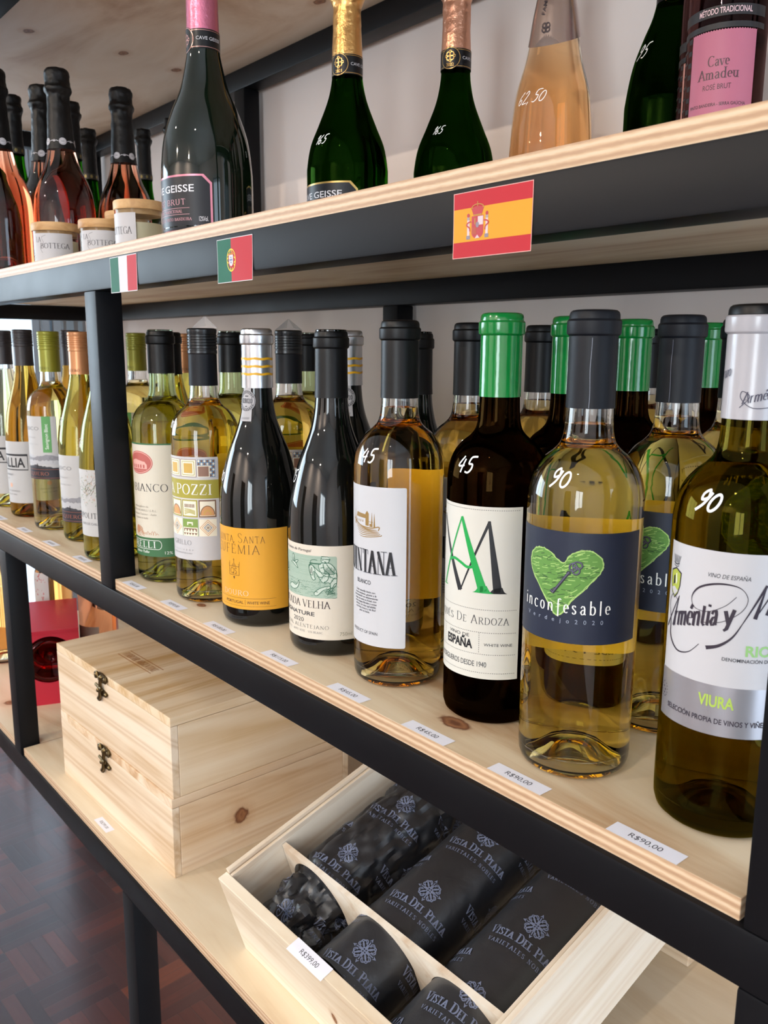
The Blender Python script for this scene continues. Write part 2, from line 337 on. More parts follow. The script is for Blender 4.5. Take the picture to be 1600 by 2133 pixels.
class Lab:
    """flat artwork in millimetres (u across, v up), later wrapped on to a surface; one mesh, one slot per ink"""
    def __init__(s): s.it = []
    def raw(s, m, v, f, layer): s.it.append((m, v, f, layer)); return s
    def poly(s, m, pts, layer=1): return s.raw(m, list(pts), [list(range(len(pts)))], layer)
    def rect(s, m, u0, v0, u1, v1, layer=0, rad=0):
        if not rad: return s.poly(m, [(u0, v0), (u1, v0), (u1, v1), (u0, v1)], layer)
        p = ar(u1-rad, v0+rad, rad, rad, -90, 0, 4)+ar(u1-rad, v1-rad, rad, rad, 0, 90, 4)+ar(u0+rad, v1-rad, rad, rad, 90, 180, 4)+ar(u0+rad, v0+rad, rad, rad, 180, 270, 4)
        return s.poly(m, p, layer)
    def ell(s, m, cx, cy, rx, ry, layer=1, n=28): return s.poly(m, ar(cx, cy, rx, ry, 0, 360, n)[:-1], layer)
    def stroke(s, m, pts, w, layer=2, closed=False):
        """ribbon; w a number or a function of the direction (dx, dy)"""
        pts = [p for i, p in enumerate(pts) if i == 0 or (abs(p[0]-pts[i-1][0])+abs(p[1]-pts[i-1][1])) > 1e-6]
        n = len(pts)
        if n < 2: return s
        V = []; F = []
        for i in range(n):
            a = pts[i-1] if (i or closed) else pts[i]; b = pts[(i+1) % n] if (i < n-1 or closed) else pts[i]
            if closed and i == 0: a = pts[-1]
            dx, dy = b[0]-a[0], b[1]-a[1]; L = math.hypot(dx, dy) or 1; dx /= L; dy /= L
            ww = w(dx, dy) if callable(w) else (w[i] if isinstance(w, (list, tuple)) else w)
            k = 1
            if 0 < i < n-1:
                e = (pts[i][0]-a[0], pts[i][1]-a[1]); le = math.hypot(*e) or 1; c = abs((e[0]*dx+e[1]*dy)/le); k = 1/max(c, .45)
            h = ww/2*k
            V += [(pts[i][0]-dy*h, pts[i][1]+dx*h), (pts[i][0]+dy*h, pts[i][1]-dx*h)]
        for i in range(n-1): F.append([2*i, 2*i+1, 2*i+3, 2*i+2])
        if closed: F.append([2*n-2, 2*n-1, 1, 0])
        return s.raw(m, V, F, layer)
    def line(s, m, u0, v0, u1, v1, w, layer=2): return s.stroke(m, [(u0, v0), (u1, v1)], w, layer)
    def dash(s, m, u0, v0, u1, v1, w, on=.9, off=.7, layer=2):
        L = math.hypot(u1-u0, v1-v0); n = int(L/(on+off))
        for i in range(n):
            a = i*(on+off)/L; b = (i*(on+off)+on)/L
            s.line(m, u0+(u1-u0)*a, v0+(v1-v0)*a, u0+(u1-u0)*b, v0+(v1-v0)*b, w, layer)
        return s
    def ring(s, m, cx, cy, rx, ry, w, layer=2, n=32): return s.stroke(m, ar(cx, cy, rx, ry, 0, 360, n)[:-1], w, layer, True)
    def sans(s, m, t, u, v, h, w=None, align='l', layer=3, bold=0, rot=0, shear=0, track=0):
        if track:
            x = u; tot = 0; ws = []
            for ch in t:
                ws.append(sans_mesh(ch, bold)[2] if ch != ' ' else .3)
            tot = sum(ws)*h+track*(len(t)-1)
            x = u-(tot/2 if align == 'c' else tot if align == 'r' else 0)
            for ch, cw in zip(t, ws):
                if ch != ' ': s.sans(m, ch, x, v, h, None, 'l', layer, bold, rot, shear)
                x += cw*h+track
            return s
        V, F, W_ = sans_mesh(t, bold)
        if not V: return s
        sx = h if w is None else w/W_; tw = W_*sx
        o = {'l': 0, 'c': -tw/2, 'r': -tw}[align]; c, sn = math.cos(math.radians(rot)), math.sin(math.radians(rot)); P = []
        for x, y in V:
            X = x*sx+o+shear*y*h; Y = y*h; P.append((u+X*c-Y*sn, v+X*sn+Y*c))
        return s.raw(m, P, F, layer)
    def serif(s, m, t, u0, u1, v, h, layer=3, T=.13, tn=.04, gap=.07, shear=0, small=None, bars=True, rot=0):
        """serif line fitted between u0 and u1; small=(letters drawn smaller, factor)"""
        adv = []; sc = []
        for i, ch in enumerate(t):
            k = small if (small and ch.isupper() and i and t[i-1] != ' ') else 1
            sc.append(k); adv.append((SERIF[ch][0]+gap)*k)
        tot = sum(adv)-gap; kx = (u1-u0)/tot; x = 0; c, sn = math.cos(math.radians(rot)), math.sin(math.radians(rot))
        def q(px, py): X = px*kx+shear*py*h; Y = py*h; return (u0+X*c-Y*sn, v+X*sn+Y*c)
        ta, tb = T*min(kx, h), tn*min(kx, h)
        for ch, k, a in zip(t, sc, adv):
            for pts, fl in SERIF[ch][1]:
                P = [q(x+px*k, py*k) for px, py in pts]
                if 't' in fl: w = tb
                elif 'T' in fl: w = ta*(.6+.4*k)
                else: w = lambda dx, dy, ta=ta, tb=tb: tb+(ta-tb)*abs(dy)**1.6
                s.stroke(m, P, w, layer)
                if bars:
                    for flag, e in (('s', pts[0]), ('e', pts[-1])):
                        if flag in fl:
                            b = ta/kx*1.15
                            s.stroke(m, [q(x+e[0]*k-b, e[1]*k), q(x+e[0]*k+b, e[1]*k)], tb, layer)
            x += a
        return s
    def hand(s, m, t, u, v, h, w, layer=1, shear=.25, gap=.14):
        x = 0
        for ch in t:
            for pl in HAND[ch]:
                s.stroke(m, [(u+(x+px+shear*py)*h, v+py*h) for px, py in spline(pl, 5)], w, layer)
            x += .5+gap if ch not in '1,' else .3+gap
        return s
    def build(s, name, mapping, parent=None, loc=(0, 0, 0), step=2.5, vstep=6, lift=.0002, dz=.00007, smooth=True):
        g = Geo(); bym = {}
        for m, v, f, l in s.it: bym.setdefault(m, []).append((v, f, l))
        for m, lst in bym.items():
            bm = bmesh.new()
            for v, f, l in lst:
                vs = [bm.verts.new((p[0], p[1], l)) for p in v]
                for ff in f:
                    try: bm.faces.new([vs[i] for i in ff])
                    except ValueError: pass
            big = [f for f in bm.faces if len(f.verts) > 4]
            if big: bmesh.ops.triangulate(bm, faces=big)
            for ax, st in ((0, step), (1, vstep)):
                if not st or not bm.verts: continue
                lo = min(v.co[ax] for v in bm.verts); hi = max(v.co[ax] for v in bm.verts); p = math.ceil(lo/st)*st
                while p < hi:
                    no = Vector((0, 0, 0)); no[ax] = 1; co = Vector((0, 0, 0)); co[ax] = p
                    bmesh.ops.bisect_plane(bm, geom=bm.verts[:]+bm.edges[:]+bm.faces[:], dist=1e-5, plane_co=co, plane_no=no)
                    p += st
            bmesh.ops.recalc_face_normals(bm, faces=bm.faces[:])
            for f in bm.faces:
                f.normal_update()
                if f.normal.z < 0: f.normal_flip()
            for v in bm.verts: v.co = Vector(mapping(v.co.x, v.co.y, lift+dz*v.co.z))
            g.bm(bm, m)
        return g.obj(name, parent, loc, smooth, 30)

# ------------------------------------------------------------------ surface materials
def wood(name, light, mid, dark, axis='X', grain=1.0, rough=.55, knots=(), edge=None, blotch=.35, streak=.5, lines=0, aniso=16):
    """pale sawn wood or veneer: grain stretched along one axis of the object, knots at given spots"""
    t = NT(name); q = aniso; st = {'X': (1.2, q, q), 'Y': (q, 1.2, q), 'Z': (q, q, 1.2)}[axis]
    oi = t.n('ObjectInfo'); tc = t.n('TexCoord'); off = t.n('VectorMath'); off.operation = 'ADD'
    cb = t.n('CombineXYZ'); 
    for i in range(3): t.l(t.math('MULTIPLY', oi.outputs['Random'], 3.1+i), cb.inputs[i])
    t.l(tc.outputs['Object'], off.inputs[0]); t.l(cb.outputs[0], off.inputs[1])
    mp = t.n('Mapping'); mp.inputs['Scale'].default_value = st; t.l(off.outputs[0], mp.inputs[0])
    f1 = t.noise(mp.outputs[0], 2.2*grain, 6, .6, .8)
    f2 = t.noise(mp.outputs[0], 14*grain, 4, .6, .3)
    f3 = t.noise(off.outputs[0], 5, 3, .5, .4)
    c = t.ramp(f1, [(.34, hexc(dark)), (.47, hexc(mid)), (.62, hexc(light))])
    c = t.mixc(t.math('MULTIPLY', f2, .25*streak*2, True), c, hexc(mid))
    c = t.mixc(t.math('MULTIPLY', t.math('SUBTRACT', f3, .42, True), blotch*4, True), c, hexc(light))
    if lines:                                  # annual rings cut flat: long wavering lines
        wm = t.n('Mapping'); wm.inputs['Scale'].default_value = {'X': (2.2, 17, 17), 'Y': (17, 2.2, 17), 'Z': (17, 17, 2.2)}[axis]; t.l(off.outputs[0], wm.inputs[0])
        wv_ = t.n('TexWave'); wv_.wave_type = 'RINGS'; wv_.rings_direction = axis; wv_.inputs['Scale'].default_value = .62; wv_.inputs['Distortion'].default_value = 5; wv_.inputs['Detail'].default_value = 2; wv_.inputs['Detail Scale'].default_value = .55
        t.l(wm.outputs[0], wv_.inputs['Vector'])
        c = t.mixc(t.math('MULTIPLY', t.ramp(wv_.outputs['Fac'], [(.55, (0, 0, 0, 1)), (.93, (1, 1, 1, 1)), (1, (.3, .3, .3, 1))]), lines), c, hexc(dark))
    for (kx, ky, kz, ra, rb) in knots:
        d = t.n('VectorMath'); d.operation = 'SUBTRACT'; t.l(tc.outputs['Object'], d.inputs[0]); d.inputs[1].default_value = (kx, ky, kz)
        sc = t.n('VectorMath'); sc.operation = 'MULTIPLY'; t.l(d.outputs[0], sc.inputs[0]); sc.inputs[1].default_value = (1/ra, 1/rb, 1/max(ra, rb))
        ln = t.n('VectorMath'); ln.operation = 'LENGTH'; t.l(sc.outputs[0], ln.inputs[0])
        nz = t.noise(t.coords(), 110, 2)
        dd = t.math('ADD', ln.outputs['Value'], t.math('MULTIPLY', t.math('SUBTRACT', nz, .5), .7))
        kc = t.ramp(dd, [(.2, hexc('#6e4630')), (.5, hexc('#9a6a48')), (.8, hexc('#704832')), (1.0, hexc('#b98d66'))])
        fac = t.ramp(dd, [(.85, (1, 1, 1, 1)), (1.0, (.35, .35, .35, 1)), (2.2, (0, 0, 0, 1))])
        dd = t.math('MULTIPLY', dd, .45)
        kc = t.ramp(dd, [(.09, hexc('#6e4630')), (.22, hexc('#9a6a48')), (.36, hexc('#704832')), (.5, hexc('#b98d66'))])
        fac = t.ramp(dd, [(.36, (1, 1, 1, 1)), (.47, (.4, .4, .4, 1)), (1.0, (0, 0, 0, 1))])
        c = t.mixc(fac, c, kc)
    if edge:                                   # plywood: veneers show on the cut edge
        th, ec = edge
        sp = t.n('SeparateXYZ'); t.l(tc.outputs['Object'], sp.inputs[0])
        wv = t.noise(t.coords((1, 1, 1)), 45, 3)
        z = t.math('ADD', t.math('DIVIDE', sp.outputs[2], th), t.math('MULTIPLY', t.math('SUBTRACT', wv, .5), .10))
        zz = t.math('FRACT', t.math('MULTIPLY', z, 2.5))
        tri = t.math('ABSOLUTE', t.math('SUBTRACT', zz, .5))
        e = t.ramp(t.math('ADD', tri, t.math('MULTIPLY', t.math('SUBTRACT', t.noise(t.coords((60, 60, 500)), 2, 4), .5), .35)), [(.10, hexc('#a07d60')), (.27, hexc('#c4a685')), (.42, hexc('#dbc5a8'))])
        e = t.mixc(t.math('MULTIPLY', t.noise(t.coords((9, 9, 90)), 4, 4), .75), e, hexc('#c2a081'))
        geo = t.n('NewGeometry'); sn = t.n('SeparateXYZ'); 
        nt = t.n('VectorTransform'); nt.vector_type = 'NORMAL'; nt.convert_from = 'WORLD'; nt.convert_to = 'OBJECT'
        t.l(geo.outputs['True Normal'], nt.inputs[0]); t.l(nt.outputs[0], sn.inputs[0])
        side = t.math('LESS_THAN', t.math('ABSOLUTE', sn.outputs[2]), .5)
        c = t.mixc(side, c, e)
    nrm = t.bump(t.math('ADD', f2, t.math('MULTIPLY', f1, .5)), .12, .0006)
    t.principled(c, rough, 0, nrm, Specular_IOR_Level=.35)
    return t.m
PLY_T = .0131
def ply(name, knots=(), light='#e3d3b9', mid='#d6c1a2', dark='#b8936d', aniso=10, grain=.6):
    return wood(name, light, mid, dark, 'X', grain, .5, knots, (PLY_T, '#ab8466'), .5, .35, 0, aniso)
PINE = [wood('pine_box_a', '#e3cdaa', '#d3b78f', '#b08e66', 'X', 1.0, .6, ((.13, .0, .03, .0001, .0001),)), ]
def steel():
    t = NT('black_painted_steel')
    f = t.noise(t.coords(), 260, 4); g = t.noise(t.coords(), 9, 3)
    c = t.mixc(t.math('MULTIPLY', g, .6), hexc('#090a0d'), hexc('#0f1014'))
    t.principled(c, t.math('ADD', t.math('MULTIPLY', g, .16), .36), 0, t.bump(f, .05, .0004), Specular_IOR_Level=.19)
    return t.m
STEEL = steel()
def wallpaint(name, h):
    t = NT(name); f = t.noise(t.coords(), 180, 5); g = t.noise(t.coords(), 2.5, 3)
    c = t.mixc(t.math('MULTIPLY', g, .15), hexc(h), hexc('#d8cfca'))
    t.principled(c, .75, 0, t.bump(f, .10, .001), Specular_IOR_Level=.25); return t.m
WALL = wallpaint('wall_paint', '#ebdfd9'); CEIL = wallpaint('ceiling_paint', '#ecebe8')
def parquet():
    t = NT('parquet'); B = .15; N = 5
    tc = t.n('TexCoord'); mp = t.n('Mapping'); mp.inputs['Location'].default_value = (.0785, .0265, 0); mp.inputs['Rotation'].default_value = (0, 0, math.radians(-3)); t.l(tc.outputs['Object'], mp.inputs[0])
    sp = t.n('SeparateXYZ'); t.l(mp.outputs[0], sp.inputs[0])
    X = t.math('DIVIDE', sp.outputs[0], B); Y = t.math('DIVIDE', sp.outputs[1], B)
    cx = t.math('FLOOR', X); cy = t.math('FLOOR', Y); par = t.math('ABSOLUTE', t.math('MODULO', t.math('ADD', cx, cy), 2))
    fx = t.math('FRACT', X); fy = t.math('FRACT', Y)
    def sel(a, b): return t.math('ADD', t.math('MULTIPLY', a, t.math('SUBTRACT', 1, par)), t.math('MULTIPLY', b, par))
    s = sel(fx, fy); idx = t.math('FLOOR', t.math('MULTIPLY', s, N)); fr = t.math('FRACT', t.math('MULTIPLY', s, N))
    lo = sel(fy, fx)
    cb = t.n('CombineXYZ'); t.l(cx, cb.inputs[0]); t.l(cy, cb.inputs[1]); t.l(idx, cb.inputs[2])
    wn = t.n('TexWhiteNoise'); t.l(cb.outputs[0], wn.inputs[0])
    gv = t.n('CombineXYZ'); t.l(t.math('MULTIPLY', sel(sp.outputs[0], sp.outputs[1]), 90), gv.inputs[0]); t.l(t.math('MULTIPLY', sel(sp.outputs[1], sp.outputs[0]), 9), gv.inputs[1]); t.l(t.math('MULTIPLY', wn.outputs[0], 40), gv.inputs[2])
    g = t.noise(gv.outputs[0], 1, 5, .6)
    cb2 = t.n('CombineXYZ'); t.l(cx, cb2.inputs[0]); t.l(cy, cb2.inputs[1]); w2 = t.n('TexWhiteNoise'); t.l(cb2.outputs[0], w2.inputs[0])
    mixr = t.math('ADD', t.math('MULTIPLY', wn.outputs[0], .55), t.math('MULTIPLY', w2.outputs[0], .45))
    c = t.ramp(mixr, [(.1, hexc('#2e1410')), (.5, hexc('#44201a')), (.78, hexc('#5c2a1e')), (.95, hexc('#8a4a2c'))])
    c = t.mixc(t.math('MULTIPLY', g, .55), c, hexc('#2c100a'))
    e = t.math('MINIMUM', t.math('MINIMUM', fr, t.math('SUBTRACT', 1, fr)), t.math('MULTIPLY', t.math('MINIMUM', lo, t.math('SUBTRACT', 1, lo)), 5))
    seam = t.math('MULTIPLY', e, 30, True)
    c = t.mixc(seam, hexc('#24100b'), c)
    h = t.math('ADD', seam, t.math('MULTIPLY', g, .25))
    t.principled(c, t.math('ADD', t.math('MULTIPLY', g, .22), .24), 0, t.bump(h, .25, .0012), Coat_Weight=.3, Coat_Roughness=.18, Specular_IOR_Level=.35)
    return t.m

# ------------------------------------------------------------------ the room
def slab(name, boxes, m, kind='structure'):
    g = Geo()
    for a, b in boxes: g.box(a, b, m)
    return tag(g.obj(name, smooth=False), kind=kind)
R = ROOM; T_ = .10
def holed(axis, c0, c1, u0, u1, hole):
    """boxes of a wall with one rectangular opening; axis of the normal, hole=(u0,u1,z0,z1)"""
    a, b, z0, z1 = hole; zb, zt = R['z0'], R['z1']; out = []
    for (p, q, r_, s_) in ((u0, a, zb, zt), (b, u1, zb, zt), (a, b, zb, z0), (a, b, z1, zt)):
        if q-p < 1e-4 or s_-r_ < 1e-4: continue
        out.append(((p, c0, r_), (q, c1, s_)) if axis == 'y' else ((c0, p, r_), (c1, q, s_)))
    return out
slab('floor', [((R['x0']-T_, R['y0']-T_, R['z0']-T_), (R['x1']+1.2, R['y1']+T_, R['z0']))], parquet())
slab('ceiling', [((R['x0']-T_, R['y0']-T_, R['z1']), (R['x1']+T_, R['y1']+T_, R['z1']+T_))], CEIL)
slab('wall_back', holed('y', R['y1'], R['y1']+T_, R['x0']-T_, .95, WIN_BACK)+holed('y', R['y1'], R['y1']+T_, .95, R['x1']+T_, WIN_GARDEN), WALL)
slab('wall_front', holed('y', R['y0']-T_, R['y0'], R['x0']-T_, R['x1']+T_, FILL_FRONT), WALL)
slab('wall_left', holed('x', R['x0']-T_, R['x0'], R['y0'], R['y1'], WIN_LEFT), WALL)
slab('wall_right', holed('x', R['x1'], R['x1']+T_, R['y0'], R['y1'], DOOR_RIGHT), WALL)
FRAME_W = plastic('white_window_frame', '#dfe2e4', .4)
DOORWOOD = wood('dark_door_wood', '#4a2c1c', '#38200f', '#22130a', 'Z', .6, .4)
def pane_mat():
    t = NT('window_pane'); tr = t.n('BsdfTransparent'); tr.inputs[0].default_value = (.95, .97, .97, 1)
    gl = t.n('BsdfGlossy'); gl.inputs['Roughness'].default_value = 0; fr = t.n('Fresnel'); fr.inputs[0].default_value = 1.45
    mx = t.n('MixShader'); t.l(fr.outputs[0], mx.inputs[0]); t.l(tr.outputs[0], mx.inputs[1]); t.l(gl.outputs[0], mx.inputs[2]); t.l(mx.outputs[0], t.out.inputs['Surface'])
    return t.m
PANE = pane_mat()
def window(n, axis, c, hole, bars):
    a, b, z0, z1 = hole; w = .05
    def bx(g, p, q, r_, s_, m, d=.03):
        lo = (p, c-d, r_) if axis == 'y' else (c-d, p, r_); hi = (q, c+d, s_) if axis == 'y' else (c+d, q, s_); g.box(lo, hi, m)
    g = Geo()
    for p, q, r_, s_ in ((a, a+w, z0, z1), (b-w, b, z0, z1), (a+w, b-w, z0, z0+w), (a+w, b-w, z1-w, z1)): bx(g, p, q, r_, s_, FRAME_W)
    for k in range(1, bars+1):
        x = a+(b-a)*k/(bars+1); bx(g, x-.02, x+.02, z0+w, z1-w, FRAME_W)
    root = tag(g.obj('window_%d' % n, smooth=False), kind='structure')
    g = Geo(); bx(g, a+w, b-w, z0+w, z1-w, PANE, .002); g.obj('pane', root, smooth=False)
    return root
window(1, 'y', R['y1']+.05, WIN_BACK, 1)
window(2, 'x', R['x0']-.05, WIN_LEFT, 2)
window(3, 'y', R['y0']-.05, FILL_FRONT, 1)  # added window, made up to go with the frontal fill light
window(4, 'y', R['y1']+.05, WIN_GARDEN, 0)
g = Geo(); y0, y1, z0, z1 = DOOR_RIGHT
for p, q, r_, s_ in ((y0-.05, y0, z0, z1+.05), (y1, y1+.05, z0, z1+.05), (y0, y1, z1, z1+.05)): g.box((R['x1']-.02, p, r_), (R['x1']+T_+.02, q, s_), FRAME_W)
tag(g.obj('trim_1', smooth=False), kind='structure')
for k, (xa, xb) in enumerate(((-2.3, -1.45), (.35, 1.15))):          # two dark doors in the wall behind the camera
    g = Geo(); g.box((xa, R['y0'], R['z0']), (xb, R['y0']+.03, .95), DOORWOOD, .004)
    for zz in (-.95, -.05):
        g.box((xa+.12, R['y0']+.03, zz), (xb-.12, R['y0']+.04, zz+.75), DOORWOOD, .006)
    d = tag(g.obj('door_%d' % (k+1), smooth=False), kind='structure')
    g = Geo(); g.tube([(xa+.07, R['y0']+.03, -.15), (xa+.07, R['y0']+.075, -.15), (xa+.17, R['y0']+.075, -.15)], .009, plastic('brushed_handle', '#b0aaa0', .3, metal=1)); g.obj('door_handle', d)
g = Geo()
g.box((R['x0'], R['y0'], R['z0']), (R['x1'], R['y0']+.012, R['z0']+.07), FRAME_W); tag(g.obj('baseboard_front', smooth=False), kind='structure')

# vertical blind strips in the back window
SLAT = [paper('#f2f6fa', .7, .8), paper('#f2f6fa', .7, .8), paper('#7d8792', .7, .1)]
bl = empty('vertical_blind', ((WIN_BACK[0]+WIN_BACK[1])/2, R['y1']-.05, WIN_BACK[2]), 0, 'white vertical blind of narrow strips hanging in the bright window at far left', 'blind')
g = Geo(); g.box((-1.05, -.02, 2.36), (1.05, .02, 2.40), FRAME_W); g.obj('head_rail', bl, smooth=False)
x = -1.0; k = 0
while x < 1.0:
    a = math.radians(rnd.choice((8, 14, 22))); q = rnd.choice(SLAT); w = .078 if q is not SLAT[2] else .045
    g = Geo(); c, s_ = math.cos(a)*w/2, math.sin(a)*w/2*.35
    g.box((-w/2, -.0006, 0), (w/2, .0006, 2.34), q, 0, Matrix.Rotation(a*.5, 4, 'Z')); g.obj('slat', bl, (x, 0, .02), smooth=False)
    x += .088
# ceiling downlights
for i, (x, y, watt) in enumerate(SPOTS):
    f = empty('ceiling_downlight', (x, y, R['z1']), 0, 'small round white ceiling downlight in the room behind the camera', 'ceiling light', 'ceiling downlights')
    g = Geo(); g.lathe([(.035, -.004), (.05, -.010), (.055, -.004), (.055, 0)], FRAME_W, 32); g.obj('trim_ring', f)
    L = bpy.data.lights.new('downlight_bulb', 'AREA'); L.shape = 'DISK'; L.size = .07; L.energy = watt; L.color = (1, .86, .70)
    o = bpy.data.objects.new('downlight_bulb', L); COL.objects.link(o); o.parent = f; o.location = (0, 0, -.012)

# ------------------------------------------------------------------ shelving: welded frame, plywood boards
Z_MID, Z_UP, Z_LOW, Z_TOP = 0.0, .3886, -.388, .7761        # top faces of the boards
RH = .034; FY0, FY1 = -.004, .028; BY0, BY1 = .45, .482; XL, XR = -1.17, .832
fr = empty('shelving_frame', (0, 0, R['z0']), 0, 'black welded steel shelving frame carrying plywood boards against the grey wall', 'shelving')
def bar(name, a, b):
    g = Geo(); g.box([a[i]-(0, 0, R['z0'])[i] for i in range(3)], [b[i]-(0, 0, R['z0'])[i] for i in range(3)], STEEL, .0022); return g.obj(name, fr, angle=30)
for z in (Z_LOW, Z_MID, Z_UP, Z_TOP):
    t = z-PLY_T
    bar('front_rail', (XL+.032, FY0, t-RH), (XR, FY1, t)); bar('back_rail', (XL+.032, BY0, t-RH), (XR, BY1, t))
    for x in (XL, XR-.032): bar('end_rail', (x, FY1, t-RH), (x+.032, BY0, t))
    for x in {Z_MID: (-.0385,), Z_LOW: (-.471,)}.get(z, ()): bar('cross_rail', (x, FY1, t-RH), (x+.034, BY0, t))
zt = Z_TOP-PLY_T
for y0, y1 in ((FY0, FY1), (BY0, BY1)): bar('post', (XL, y0, R['z0']), (XL+.032, y1, zt)); 
def levels(z): return {'low': (R['z0'], Z_LOW-PLY_T-RH), 'lowmid': (Z_LOW-PLY_T, -PLY_T-RH), 'mid': (-PLY_T, Z_UP-PLY_T-RH), 'up': (Z_UP-PLY_T, zt-RH)}[z]
for z in ('low', 'lowmid', 'mid', 'up'):
    a, b = levels(z)
    bar('post', (.798, FY0, a), (.832, FY1, b))
    bar('post', (.80, BY0, a+(PLY_T if z != 'low' else 0)), (.834, BY1, b))
for z, x in (('low', -.028), ('lowmid', -.471), ('mid', -.0385)):
    a, b = levels(z); bar('post', (x, FY0, a), (x+.034, FY1, b))
for z, x in (('low', -.5), ('lowmid', -.471), ('mid', -.034), ('up', -.4526)):
    a, b = levels(z); bar('post', (x, BY0, a+(PLY_T if z != 'low' else 0)), (x+.034, BY1, b))
def board(x0, x1, z, label, knots=(), y1=.4815, rear=0, **kw):
    g = Geo(); m = ply('plywood', [(kx-x0, ky, PLY_T if kz is None else kz, ra, rb) for kx, ky, kz, ra, rb in knots], **kw)
    if rear:                                    # notched round a front post
        bm = bmesh.new(); w = x1-x0; pts = [(0, 0), (w, 0), (w, .0285), (w+rear, .0285), (w+rear, y1), (0, y1)]
        f = bm.faces.new([bm.verts.new((a, b, 0)) for a, b in pts]); r = bmesh.ops.extrude_face_region(bm, geom=[f])
        for v in r['geom']:
            if isinstance(v, bmesh.types.BMVert): v.co.z = PLY_T
        bmesh.ops.recalc_face_normals(bm, faces=bm.faces[:]); g.bm(bm, m)
    else: g.box((0, 0, 0), (x1-x0, y1, PLY_T), m, .0007)
    o = g.obj('shelf_board', None, (x0, 0, z-PLY_T), smooth=False); return tag(o, label, 'shelf board')
board(-.0025, .7945, Z_MID, 'plywood shelf board under the front row from the horseman label to the navy heart bottle', ((.551, .034, None, .016, .0085), (.16, .030, None, .008, .005)))
board(-1.136, -.041, Z_MID, 'plywood shelf board left of the black post, under the copper capped bottle', (), rear=.0375)
board(XL+.034, .7945, Z_UP, 'long plywood board with three paper flags stuck below its front edge', ((-.2, .2, 0, .02, .01), (.42, .12, 0, .03, .008), (.12, .2, 0, .02, .007)))
board(XL+.034, .7945, Z_TOP, 'topmost plywood board seen from below with dark knots', ((-.492, .108, 0, .010, .0085), (-.4915, .262, 0, .012, .008), (-.5136, .3695, 0, .012, .009), (-.0996, .385, 0, .012, .008)), light='#e0d3c4', mid='#d2bfaa', dark='#b79a80', aniso=3.2, grain=1.0)
board(-.4345, .7965, Z_LOW, 'lowest plywood board carrying the wooden wine boxes')
board(-1.136, -.4735, Z_LOW, 'lowest plywood board left of the short black post, with a knot', ((-.6446, .0405, None, .011, .011),), rear=.0380)

# ------------------------------------------------------------------ bottles
def dense(pts, n=5):
    """smooth (r, z) profile through the given points"""
    return [(max(a, 0), b) for a, b in spline(pts, n)]
def lerp_r(prof, z):
    for (r0, z0), (r1, z1) in zip(prof, prof[1:]):
        if z0 <= z <= z1 and z1 > z0: return r0+(r1-r0)*(z-z0)/(z1-z0)
    return prof[-1][0] if z > prof[-1][1] else prof[0][0]
class Shape:
    def __init__(s, r, body, top, punt=.020, base=None):
        s.r = r; s.top = top
        s.base = [(r-.0085, 0), (r-.0045, .0008), (r-.0015, .0035), (r-.0002, .008), (r, .014)]
        s.outer = s.base[:-1]+dense([(r, .014), (r, .03)]+body, 5)
        s.punt = [(0, punt), (.006, punt-.0006), (.012, punt-.004), (.018, punt*.45), (r-.013, .004), (r-.0105, .0008)]
    def R(s, z): return lerp_r(s.outer, z)
    def wrap(s, rref=None):
        rr = rref or s.r
        return lambda u, v, off: ((s.R(v/1000)+off)*math.sin(u/1000/rr), -(s.R(v/1000)+off)*math.cos(u/1000/rr), v/1000)
BORD = Shape(.0375, [(.0375, .16), (.0375, .180), (.0372, .187), (.0358, .195), (.0326, .203), (.0275, .2098), (.0218, .2145), (.0180, .219), (.0160, .225), (.0151, .234), (.0147, .25), (.0146, .288), (.0146, .298)], .2985)
BORDW = Shape(.0382, [(.0382, .16), (.0382, .178), (.0378, .186), (.0362, .195), (.0328, .203), (.0275, .2098), (.0222, .2145), (.0184, .219), (.0164, .225), (.0156, .234), (.0153, .25), (.0152, .288), (.0152, .299)], .2995)
BURG = Shape(.0410, [(.0410, .10), (.0409, .118), (.0400, .134), (.0366, .153), (.0305, .176), (.0243, .192), (.0193, .206), (.0164, .219), (.0150, .231), (.0143, .245), (.0140, .285), (.0140, .294)], .2945)
CHILE = Shape(.0370, [(.037, .11), (.0368, .125), (.0350, .150), (.0310, .176), (.0255, .197), (.0198, .217), (.0160, .234), (.0148, .246), (.0143, .26), (.0143, .294)], .2945)
CHAMP = Shape(.0465, [(.0465, .058), (.0457, .073), (.0424, .0977), (.0347, .1218), (.0245, .1454), (.0186, .1689), (.0160, .1845), (.0152, .203), (.0148, .235), (.0148, .262)], .263, .026)
CHAMPB = Shape(.0465, [(.0465, .080), (.0460, .0935), (.0419, .1154), (.0321, .139), (.0218, .1656), (.0170, .19), (.0160, .218), (.0150, .24), (.0148, .272)], .273, .026)
CHAMPT = Shape(.0465, [(.0465, .125), (.0457, .145), (.0403, .177), (.0315, .203), (.0228, .225), (.0178, .25), (.0160, .275), (.0150, .30)], .301, .026)
ROSE = Shape(.0455, [(.0455, .088), (.0440, .110), (.0412, .1252), (.0362, .1405), (.0290, .1556), (.0238, .1707), (.0195, .1918), (.0180, .216), (.0160, .255), (.0155, .285)], .286, .024)
FLUTE = Shape(.0435, [(.0435, .085), (.0428, .1024), (.0412, .124), (.0378, .152), (.0300, .1797), (.0262, .1976), (.0222, .225), (.0178, .25), (.0160, .275)], .276, .02)
SLIM = Shape(.0370, [(.037, .16), (.0370, .200), (.0355, .225), (.029, .245), (.02, .262), (.016, .278), (.015, .30)], .301, .02)

